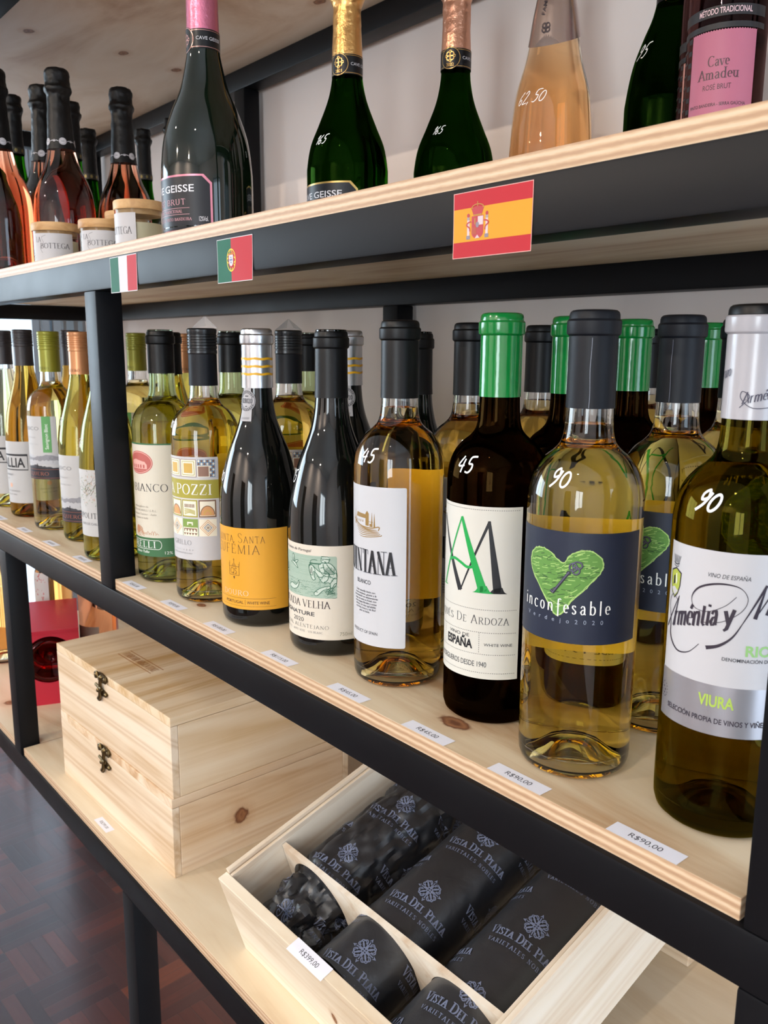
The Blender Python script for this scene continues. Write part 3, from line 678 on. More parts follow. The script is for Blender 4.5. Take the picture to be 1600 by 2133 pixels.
CLEAR = glass('clear_glass', (.99, .995, .99)); FLINTG = glass('pale_green_glass', (.90, .95, .82)); OLIVEG = glass('olive_glass', (.36, .30, .06))
AMBERG = glass('amber_glass', (.11, .055, .016)); GREENG = glass('dark_green_glass', (.038, .11, .015)); LEAFG = glass('leaf_green_glass', (.84, .88, .58))
def dark_glass(name, h):
    if name in _cache: return _cache[name]
    t = NT(name); t.principled(hexc(h), .035, 0, Specular_IOR_Level=.5); _cache[name] = t.m; return t.m
DARKG = dark_glass('near_black_glass', '#0b0c0a'); DARKGR = dark_glass('black_green_glass', '#0a130b')
W_GOLD = wine('golden_white_wine', (.98, .73, .16)); W_PALE = wine('pale_white_wine', (.96, .86, .30)); W_AMB = wine('amber_white_wine', (.965, .64, .11))
W_ROSE = wine('deep_rose_wine', (.60, .10, .035)); W_PINK = wine('pink_rose_wine', (.95, .42, .22)); W_PEACH = wine('peach_sparkling_wine', (.92, .50, .20)); W_ORNG = wine('orange_wine', (.95, .42, .10))
MARK = ink('#f4f4f4', .5); BLACKP = plastic('matt_black_capsule', '#08090b', .42, .04, 300, 0, 0, .28)
NAVYP = plastic('matt_navy_capsule', '#10131a', .5, .03, 300, 0, 0, .25); GREENP = plastic('glossy_green_capsule', '#0c7a34', .16, .25, 90, 0, .3)
SILVERP = plastic('silver_foil', '#c9c9cc', .28, .25, 120, .9); YELLOWP = plastic('yellow_capsule_stripe', '#e2a915', .4)
WHITEP = plastic('white_capsule', '#aeabb0', .22, 0); GOLDF = plastic('gold_foil', '#d9a765', .30, .5, 260, .85); ROSEF = plastic('rose_gold_foil', '#d8a084', .30, .5, 260, .85)
PINKF = plastic('pink_foil', '#c9748c', .30, .5, 240, .75); BLKF = plastic('black_foil', '#060607', .45, .9, 90, 0, 0, .3); SILVPINK = plastic('silver_pink_foil', '#c9b9b4', .26, .08, 200, .9)
OLIVEP = plastic('olive_screw_cap', '#8a8a2c', .34, 0, 1, .3); COPPERP = plastic('copper_screw_cap', '#c58a5e', .34, 0, 1, .45); BROWNBP = plastic('black_brown_screw_cap', '#2b2629', .4)
SCREWB = plastic('black_screw_cap', '#101114', .3)

def glass_part(sh, m, root, fill=None):
    g = Geo(); o = sh.outer; prof = sh.punt+o+[(max(o[-1][0]-.001, .002), sh.top), (0, sh.top)]
    g.lathe(prof, m, 72)
    if fill:
        inn = [(max(r-.0028, .004), z) for r, z in o if fill < z < sh.top-.006]
        r0 = max(sh.R(fill)-.0028, .004)
        g.lathe([(0, sh.top-.006), (inn[-1][0] if inn else r0, sh.top-.006)]+inn[::-1]+[(r0, fill)], m, 48)
    return g.obj('glass', root, angle=60)
def wine_part(sh, m, root, fill):
    d = .0028; pr = [(0, sh.punt[0][1]+.0035)]+[(r*.96, z+.0035) for r, z in sh.punt[1:-1]]+[(sh.r-.0085, .0045), (sh.r-.0045, .0065), (sh.r-d-.0004, .011)]
    body = [(max(r-d, .004), z) for r, z in sh.outer if .012 < z < fill-.0006]
    rt_ = max(sh.R(fill)-d, .004)
    pr = pr+body+[(rt_, fill-.0005), (rt_-.0002, fill), (0, fill)]
    g = Geo(); g.lathe([(r, z-fill) for r, z in pr], m, 64)
    return g.obj('wine', root, (0, 0, fill), angle=60)
def capsule(sh, z0, z1, m, root, kind='cork', mfun=None, extra=.0007):
    n = extra; g = Geo(); prof = [(sh.R(z)+n, z) for z in [z0+(min(z0+.05, z1-.018)-z0)*i/6 for i in range(7)]]
    rn = prof[-1][0]
    if kind == 'cork':
        prof += [(rn-.0001, z1-.0162), (rn+.0013, z1-.0150), (rn+.0016, z1-.0140), (rn+.0016, z1-.0070), (rn+.0009, z1-.0060), (rn+.0004, z1-.0056), (rn+.0003, z1-.0030), (rn-.0003, z1-.0013), (rn-.0016, z1-.0003), (rn-.0034, z1), (0, z1)]
    elif kind == 'screw':
        prof += [(rn, z1-.0275), (rn+.0006, z1-.0265), (rn+.0006, z1-.0235), (rn-.0001, z1-.0230), (rn-.0001, z1-.0222), (rn+.0006, z1-.0215)]
        for i in range(5): prof += [(rn+.0007, z1-.0205+i*.0030), (rn+.0007, z1-.0190+i*.0030), (rn+.0001, z1-.0184+i*.0030), (rn+.0001, z1-.0180+i*.0030)]
        prof += [(rn+.0006, z1-.0048), (rn+.0006, z1-.0016), (rn-.0003, z1-.0004), (rn-.002, z1), (0, z1)]
    g.lathe([(sh.R(z0)-.0002, z0+.0002)]+prof, m, 64, mfun)
    return g.obj('capsule', root, angle=24)
def foil(sh, z0, z1, m, root, seed=0, rough=1.0, collar=.72):
    """foil over a wired champagne cork: sleeve, crimped collar, domed crumpled head"""
    L = z1-z0; zc = z0+L*collar; rn = sh.R(min(zc, sh.top-.001))
    prof = [(sh.R(z0)+.0005, z0)]+[(sh.R(z)+.0008, z) for z in [z0+(zc-.008-z0)*i/8 for i in range(9)]]
    prof += [(rn+.0022, zc-.004), (rn+.0042, zc), (rn+.0046, zc+.004), (rn+.0026, zc+.008)]
    h = z1-zc-.008
    prof += [(rn+.0022, zc+.008+h*.3), (rn+.0028, zc+.008+h*.55), (rn+.0024, zc+.008+h*.75), (rn+.0004, zc+.008+h*.92), (rn-.006, z1-.0004), (0, z1)]
    def wob(r, z, a):
        k = min(max((z-z0)/L*1.6-.15, 0), 1)*rough
        q = Vector((math.cos(a)*r*150+seed*7, math.sin(a)*r*150, z*150)); d = noise.noise(q)*.0011*k+noise.noise(q*2.7)*.0006*k
        return r+d, z+(noise.noise(q+Vector((3, 5, 1)))*.001*k)
    g = Geo(); g.lathe(dense(prof, 3), m, 56, None, wob)
    return g.obj('foil', root, angle=60)
def neck_mapping(r): return lambda u, v, off: ((r+off)*math.sin(u/1000/r), -(r+off)*math.cos(u/1000/r), v/1000)

K = ink('#1a1a1e'); K2 = ink('#3a3a40'); GY = ink('#7d7d80'); WH = ink('#eeeeea')
# ---- artwork of the labels (u = 0 faces straight out of the shelf, +u to the right)
def art_house():
    L = Lab(); P = paper('#e6e6ea', .5); gold = ink('#8f7240', .4)
    L.rect(P, -40, 36, 38.6, 169.5, 0, 1.5)
    for i in range(7):                                             # vineyard rows under the house
        L.stroke(gold, spline([(-15+i*1.5, 142-i*2.3), (-6+i*1.2, 137-i*1.6), (4+i*2.2, 134.5-i*.8), (14+i*.6, 134.5-i*.6)], 5), [.2+.5*math.sin(math.pi*j/15) for j in range(16)], 1)
    L.stroke(gold, spline([(-15, 141), (-4, 136.5), (8, 135.5), (16, 137), (15.4, 134)], 5), .9, 1)
    L.poly(gold, [(-10.5, 143.2), (-9, 147), (4, 146), (4.5, 142.8)], 1); L.poly(gold, [(2.5, 137), (2.5, 147), (4.4, 149.3), (6.2, 147), (6.2, 137)], 1)
    for a in (-9.5, -6.8, -4.0, -1.2): L.rect(gold, a, 139.4, a+.9, 141.2, 1)
    L.line(gold, -10.5, 143, -10.5, 138, .35); L.line(gold, 6.2, 140.5, 10.5, 140.5, .4); L.rect(gold, 7, 136.5, 8.4, 139, 1)
    for a, h in ((9.3, 148.2), (11.8, 147.6), (-12.6, 148.6)): L.stroke(gold, [(a, 136.5), (a, h)], [1.7, .2], 1)
    sh = ink('#9a9aa2')
    L.serif(sh, 'QUINTANA', -29.2, 30.1, 97.4, 19, 1, .25, .045, .06); L.serif(K, 'QUINTANA', -29.6, 29.5, 98, 19, 3, .25, .045, .06)
    L.sans(K2, 'BLANCO', 0, 88, 3.3, 17, 'c', 3, .01)
    for i, tx in enumerate(('Color amarillo limón con', 'tonos verdosos, gracias a la', 'fermentación en temperaturas', 'bajas, en nariz es frutal, con', 'unos toques florales y notas', 'cítricas. Un vino agradable', 'con fruta, fresco y de fácil', 'paso en boca.')):
        L.sans(K2, tx, 1, 80.8-i*2.45, 1.55, None, 'c', 3, .012, 0, .22)
    L.sans(K2, 'PRODUCT OF SPAIN', 0, 45.6, 2.5, 30, 'c', 3)
    return L
def back_label(h='#f4efe2', v0=60, v1=164, half=38, trans=.12):
    L = Lab(); L.rect(ink(h, .7), -half, v0, half, v1, 0, 1.5); return L
def art_monogram():
    L = Lab(); P = paper('#f8f5ea', .5); gr = ink('#149a46'); bk = ink('#1c1e22')
    L.rect(P, -48, 37.3, 47.5, 167.2, 0)
    for v in (164.8, 90.6, 42.0): L.dash(K2, -47, v, 46.5, v, .35, .9, .7, 1)
    for v in (73.2, 56.4): L.dash(K2, -47, v, 46.5, v, .35, .9, .7, 1)
    for u in (-17.6, 17.8): L.dash(K2, u, 73, u, 56.5, .35, .9, .7, 1)
    def leg(m, a, b, wa, wb, l): L.stroke(m, [a, b], [wa, wb], l)
    leg(bk, (-22.6, 157), (-35, 104), .7, 1.2, 1); leg(bk, (-23, 157), (.9, 103), 2.0, 4.4, 1); leg(bk, (23.4, 156.6), (.9, 102.6), 2.2, 1.1, 1); leg(bk, (23.0, 157), (30.6, 104), 2.0, 6.6, 1)
    L.poly(bk, spline([(27.4, 107), (25.2, 104.6), (24, 103.2)], 3)+[(37.5, 103.2)]+spline([(37.5, 103.2), (35.2, 104.8), (33.8, 108)], 3), 1)
    L.line(bk, -39, 103.4, -31, 103.4, .7, 1)
    leg(gr, (1.2, 158), (-19.5, 104.2), 1.2, 1.7, 3); leg(gr, (1.2, 158.4), (19.8, 104.4), 2.2, 6.8, 3)
    L.poly(gr, spline([(16.4, 108), (14, 104.4), (11.6, 103.2)], 3)+[(27.5, 103.2)]+spline([(27.5, 103.2), (24.6, 105), (22.4, 109)], 3), 3)
    L.line(gr, -24, 103.5, -15.5, 103.5, .7, 3)
    L.stroke(gr, spline([(-12.2, 123.8), (-6, 126), (1, 124), (7, 121.4), (12.6, 122.6)], 6), 2.1, 3)
    L.serif(K2, 'MARQUÉS DE ARDOZA', -39, 39.2, 79.6, 6.6, 3, .085, .03, .12, 0, .78)
    L.sans(K2, 'VINO DE', 0, 68.6, 2.4, 20, 'c', 3, 0, 0, 0, 0); L.sans(K, 'ESPAÑA', 0, 60.2, 6.2, 25.6, 'c', 3, .035)
    L.sans(K2, 'WHITE WINE', 32, 63, 2.1, 21, 'c', 3); L.sans(K2, '2021', -31, 63, 2.1, None, 'c', 3)
    L.sans(K2, 'BODEGUEROS DESDE 1940', 0, 46.6, 3.9, 47.5, 'c', 3)
    return L
def art_heart():
    L = Lab(); P = paper('#2a3145', .5); r = random.Random(3)
    L.rect(P, -66.5, 94.7, 66.5, 166.7, 0)
    hp = spline([(9.6, 112.4), (-2, 126.5), (-12.6, 139), (-13.8, 147), (-10, 152.6), (-3, 154.4), (4, 152), (12.1, 146.6), (16, 151.4), (22, 155.2), (29.5, 155.4), (35.8, 150.6), (36.4, 144), (31, 136.5), (20, 125)], 5, True)
    g0, g1, g2 = ink('#5d8a42', .8), ink('#a3c474', .8), ink('#2f4a2c', .8)
    L.poly(g0, hp, 1)
    def inside(x, y):
        c = False; n = len(hp)
        for i in range(n):
            x1, y1 = hp[i]; x2, y2 = hp[i-1]
            if (y1 > y) != (y2 > y) and x < (x2-x1)*(y-y1)/(y2-y1)+x1: c = not c
        return c
    for i in range(330):
        x, y = r.uniform(-14, 37), r.uniform(112, 156); a = r.gauss(.18, .22); l = r.uniform(2, 6)
        e = (x+l*math.cos(a), y+l*math.sin(a))
        if inside(x, y) and inside(*e): L.line(g1 if i % 5 > 1 else g2, x, y, e[0], e[1], r.uniform(.2, .5), 2)
    for k in range(3): L.stroke(g1, [(x+r.uniform(-.5, .5), y+r.uniform(-.5, .5)) for x, y in hp], .42, 3, True)
    kd, kl = ink('#201f2b', .4), ink('#57556a', .35)
    for m, d, w in ((kd, 0, 1.0), (kl, .18, .42)):
        o = lambda x, y: (x-d, y+d)
        L.stroke(m, [o(6.0, 126.4), o(16.2, 141.2)], 1.9*w, 4+(w < 1)); L.stroke(m, [o(6.2, 126.8), o(4.6, 128.2)], 2.0*w, 4+(w < 1)); L.stroke(m, [o(7.6, 128.8), o(6.4, 129.8)], 1.4*w, 4+(w < 1))
        for cx, cy, rx, ry in ((18.6, 144.6, 2.3, 2.6), (21.2, 146.0, 2.9, 2.3), (20.4, 142.6, 2.2, 2.4)): L.ring(m, cx-d, cy+d, rx, ry, 1.15*w, 4+(w < 1))
        L.ell(m, 16-d, 140.8+d, 1.5*w, 1.3*w, 4+(w < 1))
    L.serif(WH, 'inconfesable', -18.3, 43, 114.6, 8.8, 6, .13, .05, .26, 0, None, False)
    L.sans(ink('#9aa3b4'), 'Verdejo2020', 12, 108.2, 2.6, None, 'c', 6, 0, 0, 0, 3.55)
    return L
def art_script():
    L = Lab(); P = paper('#e4e2e6', .45); sv = plastic('silver_label_band', '#a9a7ad', .3, 0, 1, .55); gr = ink('#a5c04f'); gr2 = ink('#8fbc76'); nv = ink('#2c2330')
    L.rect(P, -27.4, 93.6, 62, 170.2, 0); L.rect(sv, -28.2, 64, 62, 93.6, 0)
    L.sans(K2, 'VINO DE ESPAÑA', 13.6, 155.4, 2.3, 22.6, 'c', 3, 0, 0, .18)
    def cur(t, u0, u1, v, h, rot): L.serif(nv, t, u0, u1, v, h, 3, .21, .035, .0, .36, None, False, rot)
    cur('rméntia', -19.5, 10.6, 121.0, 13, 15); cur('y', 12.5, 18, 129.6, 12, 15); cur('ad', 36.5, 54, 140.2, 13, 15); cur('razo', 54, 62, 144, 10, 15)
    L.stroke(nv, [(-25.9, 118.6), (-15.6, 139.4)], [1.0, .5], 3); L.stroke(nv, [(-15.6, 139.6), (-19.6, 120.6)], [.5, 1.7], 3)
    L.stroke(nv, spline([(-17, 137), (-22, 139), (-25, 133), (-22.6, 124), (-21.6, 114), (-14.6, 107.6), (-6, 109), (.5, 115.6)], 6), [.35+.75*max(0, math.sin(math.pi*(j-14)/24)) if j > 14 else .35 for j in range(43)], 3)
    L.stroke(nv, spline([(1, 128.6), (12, 131), (21.5, 138), (24.2, 145.4), (19.5, 151.4), (9, 152.2), (-1.4, 148.4), (-6, 142), (-4, 136.2), (4, 135.4), (13, 140.2), (18.4, 146)], 6), [.35+.8*max(0, math.sin(math.pi*(j-22)/22)) if 22 < j < 44 else .35 for j in range(67)], 3)
    L.stroke(nv, [(22.6, 131.4), (33.5, 153.4)], [.5, 1.5], 3); L.stroke(nv, [(33.5, 153.4), (28.6, 134.4)], [.5, 2.2], 3); L.stroke(nv, [(28.4, 134.4), (40.2, 155.4)], [.5, 1.0], 3); L.stroke(nv, [(40.2, 155.4), (34.8, 136.6)], [.5, 2.2], 3)
    L.stroke(nv, spline([(22.8, 131.8), (18, 123), (11.5, 117.2), (4.6, 114.6)], 7), [.4+.09*j for j in range(22)], 3)
    L.sans(gr2, 'RIOJA', 25.3, 112.9, 5.6, 22, 'l', 3, .03); L.sans(K2, 'DENOMINACIÓN DE ORIGEN', 13.6, 109, 1.9, 36, 'l', 3, .01)
    L.sans(gr, 'VIURA', 2.5, 81, 6.2, 19.4, 'l', 3, .03); L.sans(nv, 'SELECCIÓN PROPIA DE VINOS Y VIÑEDOS', -19.2, 71.2, 2.9, 64.5, 'l', 3, .014)
    sd = [(-25.5, 153.2), (-20.3, 155.4), (-15, 153), (-15.6, 145), (-17.4, 140.2), (-20.6, 136.8), (-24, 140), (-25.6, 146)]
    L.poly(nv, sd, 1); c = (-20.4, 146.5); L.poly(ink('#a6b043'), [(c[0]+(x-c[0])*.84, c[1]+(y-c[1])*.9) for x, y in sd], 2)
    L.poly(P, [(-24, 142.6), (-21, 144), (-17.4, 142), (-20.6, 138.4)], 3); L.poly(nv, [(-22.4, 150), (-21, 150.6), (-20.6, 146), (-22.6, 144.6)], 3); L.poly(WH, [(-20, 151.5), (-19.3, 152.4), (-18.8, 147), (-19.8, 145)], 3)
    for k in range(7): L.stroke(K2, [(-22.6+k*.75, 158.2), (-23.9+k*1.2, 162.6)], .32, 3)
    L.stroke(K2, spline([(-23.2, 158), (-20.4, 157.2), (-17.6, 158)], 4), .8, 3); L.stroke(K2, spline([(-23, 156.6), (-20.4, 155.8), (-18, 156.6)], 4), .5, 3)
    for k in range(14): 
        a = math.radians(100+k*24); L.ell(nv, -24+3.1*math.cos(a), 80+4.6*math.sin(a), .36, .36, 3, 8)
    for q in ((-24.8, 81.4), (-23.2, 79.6), (-24, 77.6)): L.ell(nv, q[0], q[1], .5, .6, 3, 8)
    return L
def art_orange():
    L = Lab(); P = paper('#ffb83a', .5); dk = ink('#4a3220'); pk = ink('#eac6a4'); c = 12.2
    L.rect(P, -46, 19.2, 70.2, 102.6, 0, .8)
    L.serif(dk, 'QUINTA SANTA', -21, 45.4, 88, 9.4, 3, .05, .028, .16, 0, .72, True)
    L.serif(dk, 'EUFÉMIA', -16, 40.4, 76.6, 9.2, 3, .06, .03, .13)
    for u in (5.8, 18.4): L.line(dk, u, 54, u, 63.4, .4); L.line(dk, u+.5, 63.4, u+.5, 68, .3); L.line(dk, u-.5, 63, u-.5, 66, .3)
    L.line(dk, 5.8, 54, 18.4, 54, .4); L.line(dk, 5.8, 62.8, 18.4, 62.8, .35)
    for k in range(5): L.line(dk, 9.6+k*1.2, 62.8, 9.6+k*1.2, 64.6+(2-abs(k-2))*1.2, .35)
    L.line(dk, 12, 66, 12, 71, .4); L.line(dk, 11, 69.6, 13, 69.6, .35)
    L.ring(dk, 9.8, 58.4, 2.2, 2.9, .4); L.line(dk, 10.2, 56.8, 12, 55, .5); L.stroke(dk, [(12.6+x*4.4, 55.4+y*6) for x, y in S_], .45)
    L.poly(dk, [(10.8, 52.6), (13.2, 52.6), (12, 49.6)], 2)
    L.serif(pk, 'DOURO', -4.2, 28.3, 33.4, 5.2, 3, .13, .05, .12)
    L.line(dk, -32, 30.8, 56, 30.8, .25); L.line(dk, -32, 22.6, 56, 22.6, .2)
    L.sans(dk, 'PORTUGAL', 22.5, 25, 2.9, 23, 'r', 3); L.line(dk, 24.3, 24, 24.3, 29.6, .25); L.sans(dk, 'WHITE WINE', 26.2, 25, 2.9, 23, 'l', 3)
    return L
def art_horseman():
    L = Lab(); P = paper('#fbf0de', .55); bg_ = ink('#9db0a0', .7); g1 = ink('#5d8470', .7); g2 = ink('#2f5f49', .7); pl = ink('#bcc8bb', .7); pr = ink('#33262b'); r = random.Random(5)
    L.rect(P, -59, 17, 59, 104.8, 0)
    L.rect(bg_, -42, 56.4, 42.3, 95.4, 1, 1.6)
    for k in range(22): 
        v = 95-k*.9; a = r.uniform(-42, 0); L.line(g1, a, v, a+r.uniform(20, 40), v, .08, 2)
    for k in range(120):
        u = r.uniform(-41, 40); v = r.uniform(57, 68.5); L.stroke(g1 if k % 3 else g2, spline([(u, v), (u+1.5, v+r.uniform(-.5, .7)), (u+r.uniform(2.5, 5), v+r.uniform(-.3, .5))], 3), .22, 2)
    for k in range(60): u = -40+k*1.15; L.stroke(g2, [(u, 70.4+r.uniform(-.6, .6)), (u+.9, 71.2+r.uniform(-.5, .8))], .2, 2)
    def shape(pts, n=4): L.poly(pl, spline(pts, n, True), 3); L.stroke(g2, spline(pts, n, True), .55, 4, True)
    def bird(x, y, s, f=1):
        q = lambda a: [(x+p[0]*s*f, y+p[1]*s) for p in a]
        shape(q([(-4.4, -1), (-1, .4), (1.6, 0), (5.4, -4.4), (1, -2.6), (-1.4, -1.4)])); shape(q([(-1, .2), (-2.6, 3.4), (-.6, 6.4), (.4, 3), (1.2, .2)])); shape(q([(1, 0), (3, 1.4), (5.6, 2), (4, -.2)]))
        for k in range(5): L.line(g1, *q([(-1+k*.4, .6)])[0], *q([(-1.4+k*.35, 3.4)])[0], .14, 5)
    bird(-3, 87, 1.15); bird(-25, 88.4, 1.0, -1); bird(-18, 77, .95, -1)
    shape([(-12, 63), (-7, 66.4), (-1, 65.4), (2.4, 67.4), (3.4, 70), (4.4, 69.2), (3.6, 65.4), (0, 62), (-6, 61)])
    shape([(20, 77.6), (17.4, 79), (16.6, 85.6), (19.4, 87), (23, 84), (28, 80.6), (38, 79), (41.6, 80), (41.8, 70), (38, 66), (35, 68), (27.6, 66), (22, 62), (21.6, 59.2), (24.6, 59), (30, 64), (36, 66), (35.4, 71), (30, 71), (27, 74), (24, 79), (21, 81)])
    shape([(17.4, 79), (16.4, 86.4), (19.6, 87), (22.4, 82.4), (21.4, 77.4), (22.6, 74), (20, 73.4)])
    shape([(27, 82), (26, 87.6), (31, 89.6), (37, 88.4), (41.6, 82), (41.8, 75), (36, 76.6), (31, 77.6)])
    shape([(28.8, 90), (28.2, 93.4), (29.8, 94.8), (34, 94), (35.4, 91.2), (33, 89.2)])
    L.poly(pl, [(28.6, 93.2), (28.6, 95.2), (34, 95.2), (36.4, 92.6)], 5); L.stroke(g2, [(28.6, 93.2), (28.6, 95.2), (34, 95.2), (36.4, 92.6), (28.6, 93.2)], .4, 6)
    L.stroke(g2, spline([(17, 88.6), (22, 88.4), (28, 88.4)], 4), 1.0, 5); L.stroke(g2, spline([(17.4, 86), (18.4, 91), (22, 92), (24.6, 91.6)], 4), .5, 5)
    for q in ([(24.5, 77), (28, 76), (31, 78)], [(30, 88.6), (31, 83), (35, 80), (36, 76.5)], [(33, 88.4), (36, 84), (40, 80)], [(27.5, 84.6), (31, 85.6)], [(36, 70), (38.6, 74), (41, 76)], [(31, 71.4), (34, 74), (35, 79)], [(18.4, 84), (19.6, 84.4)], [(22.6, 62.6), (25, 62)], [(29, 92), (30.4, 92.2)], [(31, 90.8), (32.6, 90.2)], [(38, 66), (40, 70), (41.8, 70.6)]):
        L.stroke(g2, spline(q, 4), .6, 6)
    for k in range(26): a = r.uniform(26, 41); b = r.uniform(67, 80); L.line(g1, a, b, a-r.uniform(.6, 1.6), b-r.uniform(.8, 2.4), .28, 6)
    for k in range(14): L.line(g2, 31+k*.7, 83+r.uniform(-1, 3), 30.6+k*.72, 79, .3, 6)
    for k in range(24): L.stroke(g2, [(30+r.uniform(0, 11), 59+r.uniform(0, 8)), (32+r.uniform(0, 9), 60+r.uniform(0, 8))], .3, 3)
    L.sans(pr, 'Produto de Portugal', 0, 98.6, 2.4, 36, 'c', 3, 0, 0, .35)
    L.serif(pr, 'COUTADA VELHA', -36, 36, 46.8, 6.6, 3, .12, .035, .06)
    L.sans(K2, 'SIGNATURE', 0, 39, 3.5, 43, 'c', 3, .012, 0, 0, 0)
    L.sans(K2, '2020', 2.6, 32.2, 3.9, 14, 'c', 3, -.005)
    L.serif(K2, 'REGIONAL ALENTEJANO', -34.5, 34.8, 27, 3.3, 3, .10, .04, .10)
    L.serif(GY, 'VINHO BRANCO - WHITE WINE - VIN BLANC', -30, 29, 22.6, 2.0, 3, .11, .05, .10)
    L.sans(ink('#8e8a78'), '750ml', 50.4, 20.8, 3.4, 11.6, 'c', 3, -.01)
    return L
def art_bianco():
    L = Lab(); P = paper('#fdf5e2', .55); gr = ink('#3c6a45'); rd = ink('#b4605a'); lt = ink('#dcaaa0'); r = random.Random(9); tan = ink('#bd8a6a')
    L.rect(P, -55, 33, 55, 167.6, 0); L.rect(gr, -55, 33, 55, 55.9, 1); L.rect(gr, -55, 166.4, 55, 168.2, 1)
    L.ell(rd, 7, 145.4, 20.6, 13.6, 1, 36); L.ell(lt, 7, 145.4, 19.6, 12.6, 2, 36); L.ell(rd, 7, 145.4, 18.8, 11.8, 3, 36)
    L.poly(lt, [(-6, 138), (-6, 147), (2, 150), (16, 147.6), (20, 143), (20, 138)], 4)
    for k in range(5): L.rect(rd, -4+k*4.6, 139, -1.6+k*4.6, 143, 5)
    L.poly(rd, [(-8, 147), (2, 151.4), (18, 148), (16, 146.6), (2, 149.2)], 5)
    for k in range(12): L.line(lt, -8+k*2.4, 136+r.uniform(0, 1), -6+k*2.4, 135.4, .3, 5)
    L.serif(K2, 'BIANCO', -5, 44, 111.6, 9.0, 3, .12, .035, .08); L.serif(K2, 'CASATO', -52, -8.5, 111.6, 9.0, 3, .12, .035, .08)
    sc = ink('#8c857a')
    for i, (tx, w) in enumerate((('Imbottigliato da', 26), ('TENUTA MORELLI S.R.L.', 48), ('San Giovanni Teatino - Italia', 46), ('Prodotto in Italia', 24))): L.sans(sc, tx, 6, 92-i*4.6, 2.3, w, 'c', 3, -.008, 0, .3)
    for k in range(9):
        u = 1+r.uniform(-9, 9); v = 61+r.uniform(-2.5, 6); L.stroke(tan, spline([(u, v), (u+2, v+3), (u+4.5, v+1.5), (u+3, v-1), (u+7, v-2)], 4), .6, 2)
    L.ell(tan, 0, 65, 4, 5, 2)
    for k in range(8): L.stroke(tan, spline([(6+k*3, 59), (8+k*3, 61+r.uniform(0, 3)), (10+k*3, 59.5)], 4), .5, 2)
    L.stroke(WH, [(-30, 42), (30, 42)]+ar(30, 47.4, 4, 5.4, -90, 90, 8)+[(-30, 52.8)], .55, 2)
    L.serif(WH, 'MORELLI', -29, 27, 43.8, 7.4, 3, .16, .05, .10); L.sans(WH, 'Stefano Tullio', 5, 37.2, 2.8, 25, 'c', 3, .01, 0, .35)
    L.sans(WH, '12%', 42, 36.2, 3.4, 9, 'c', 3, -.005)
    return L
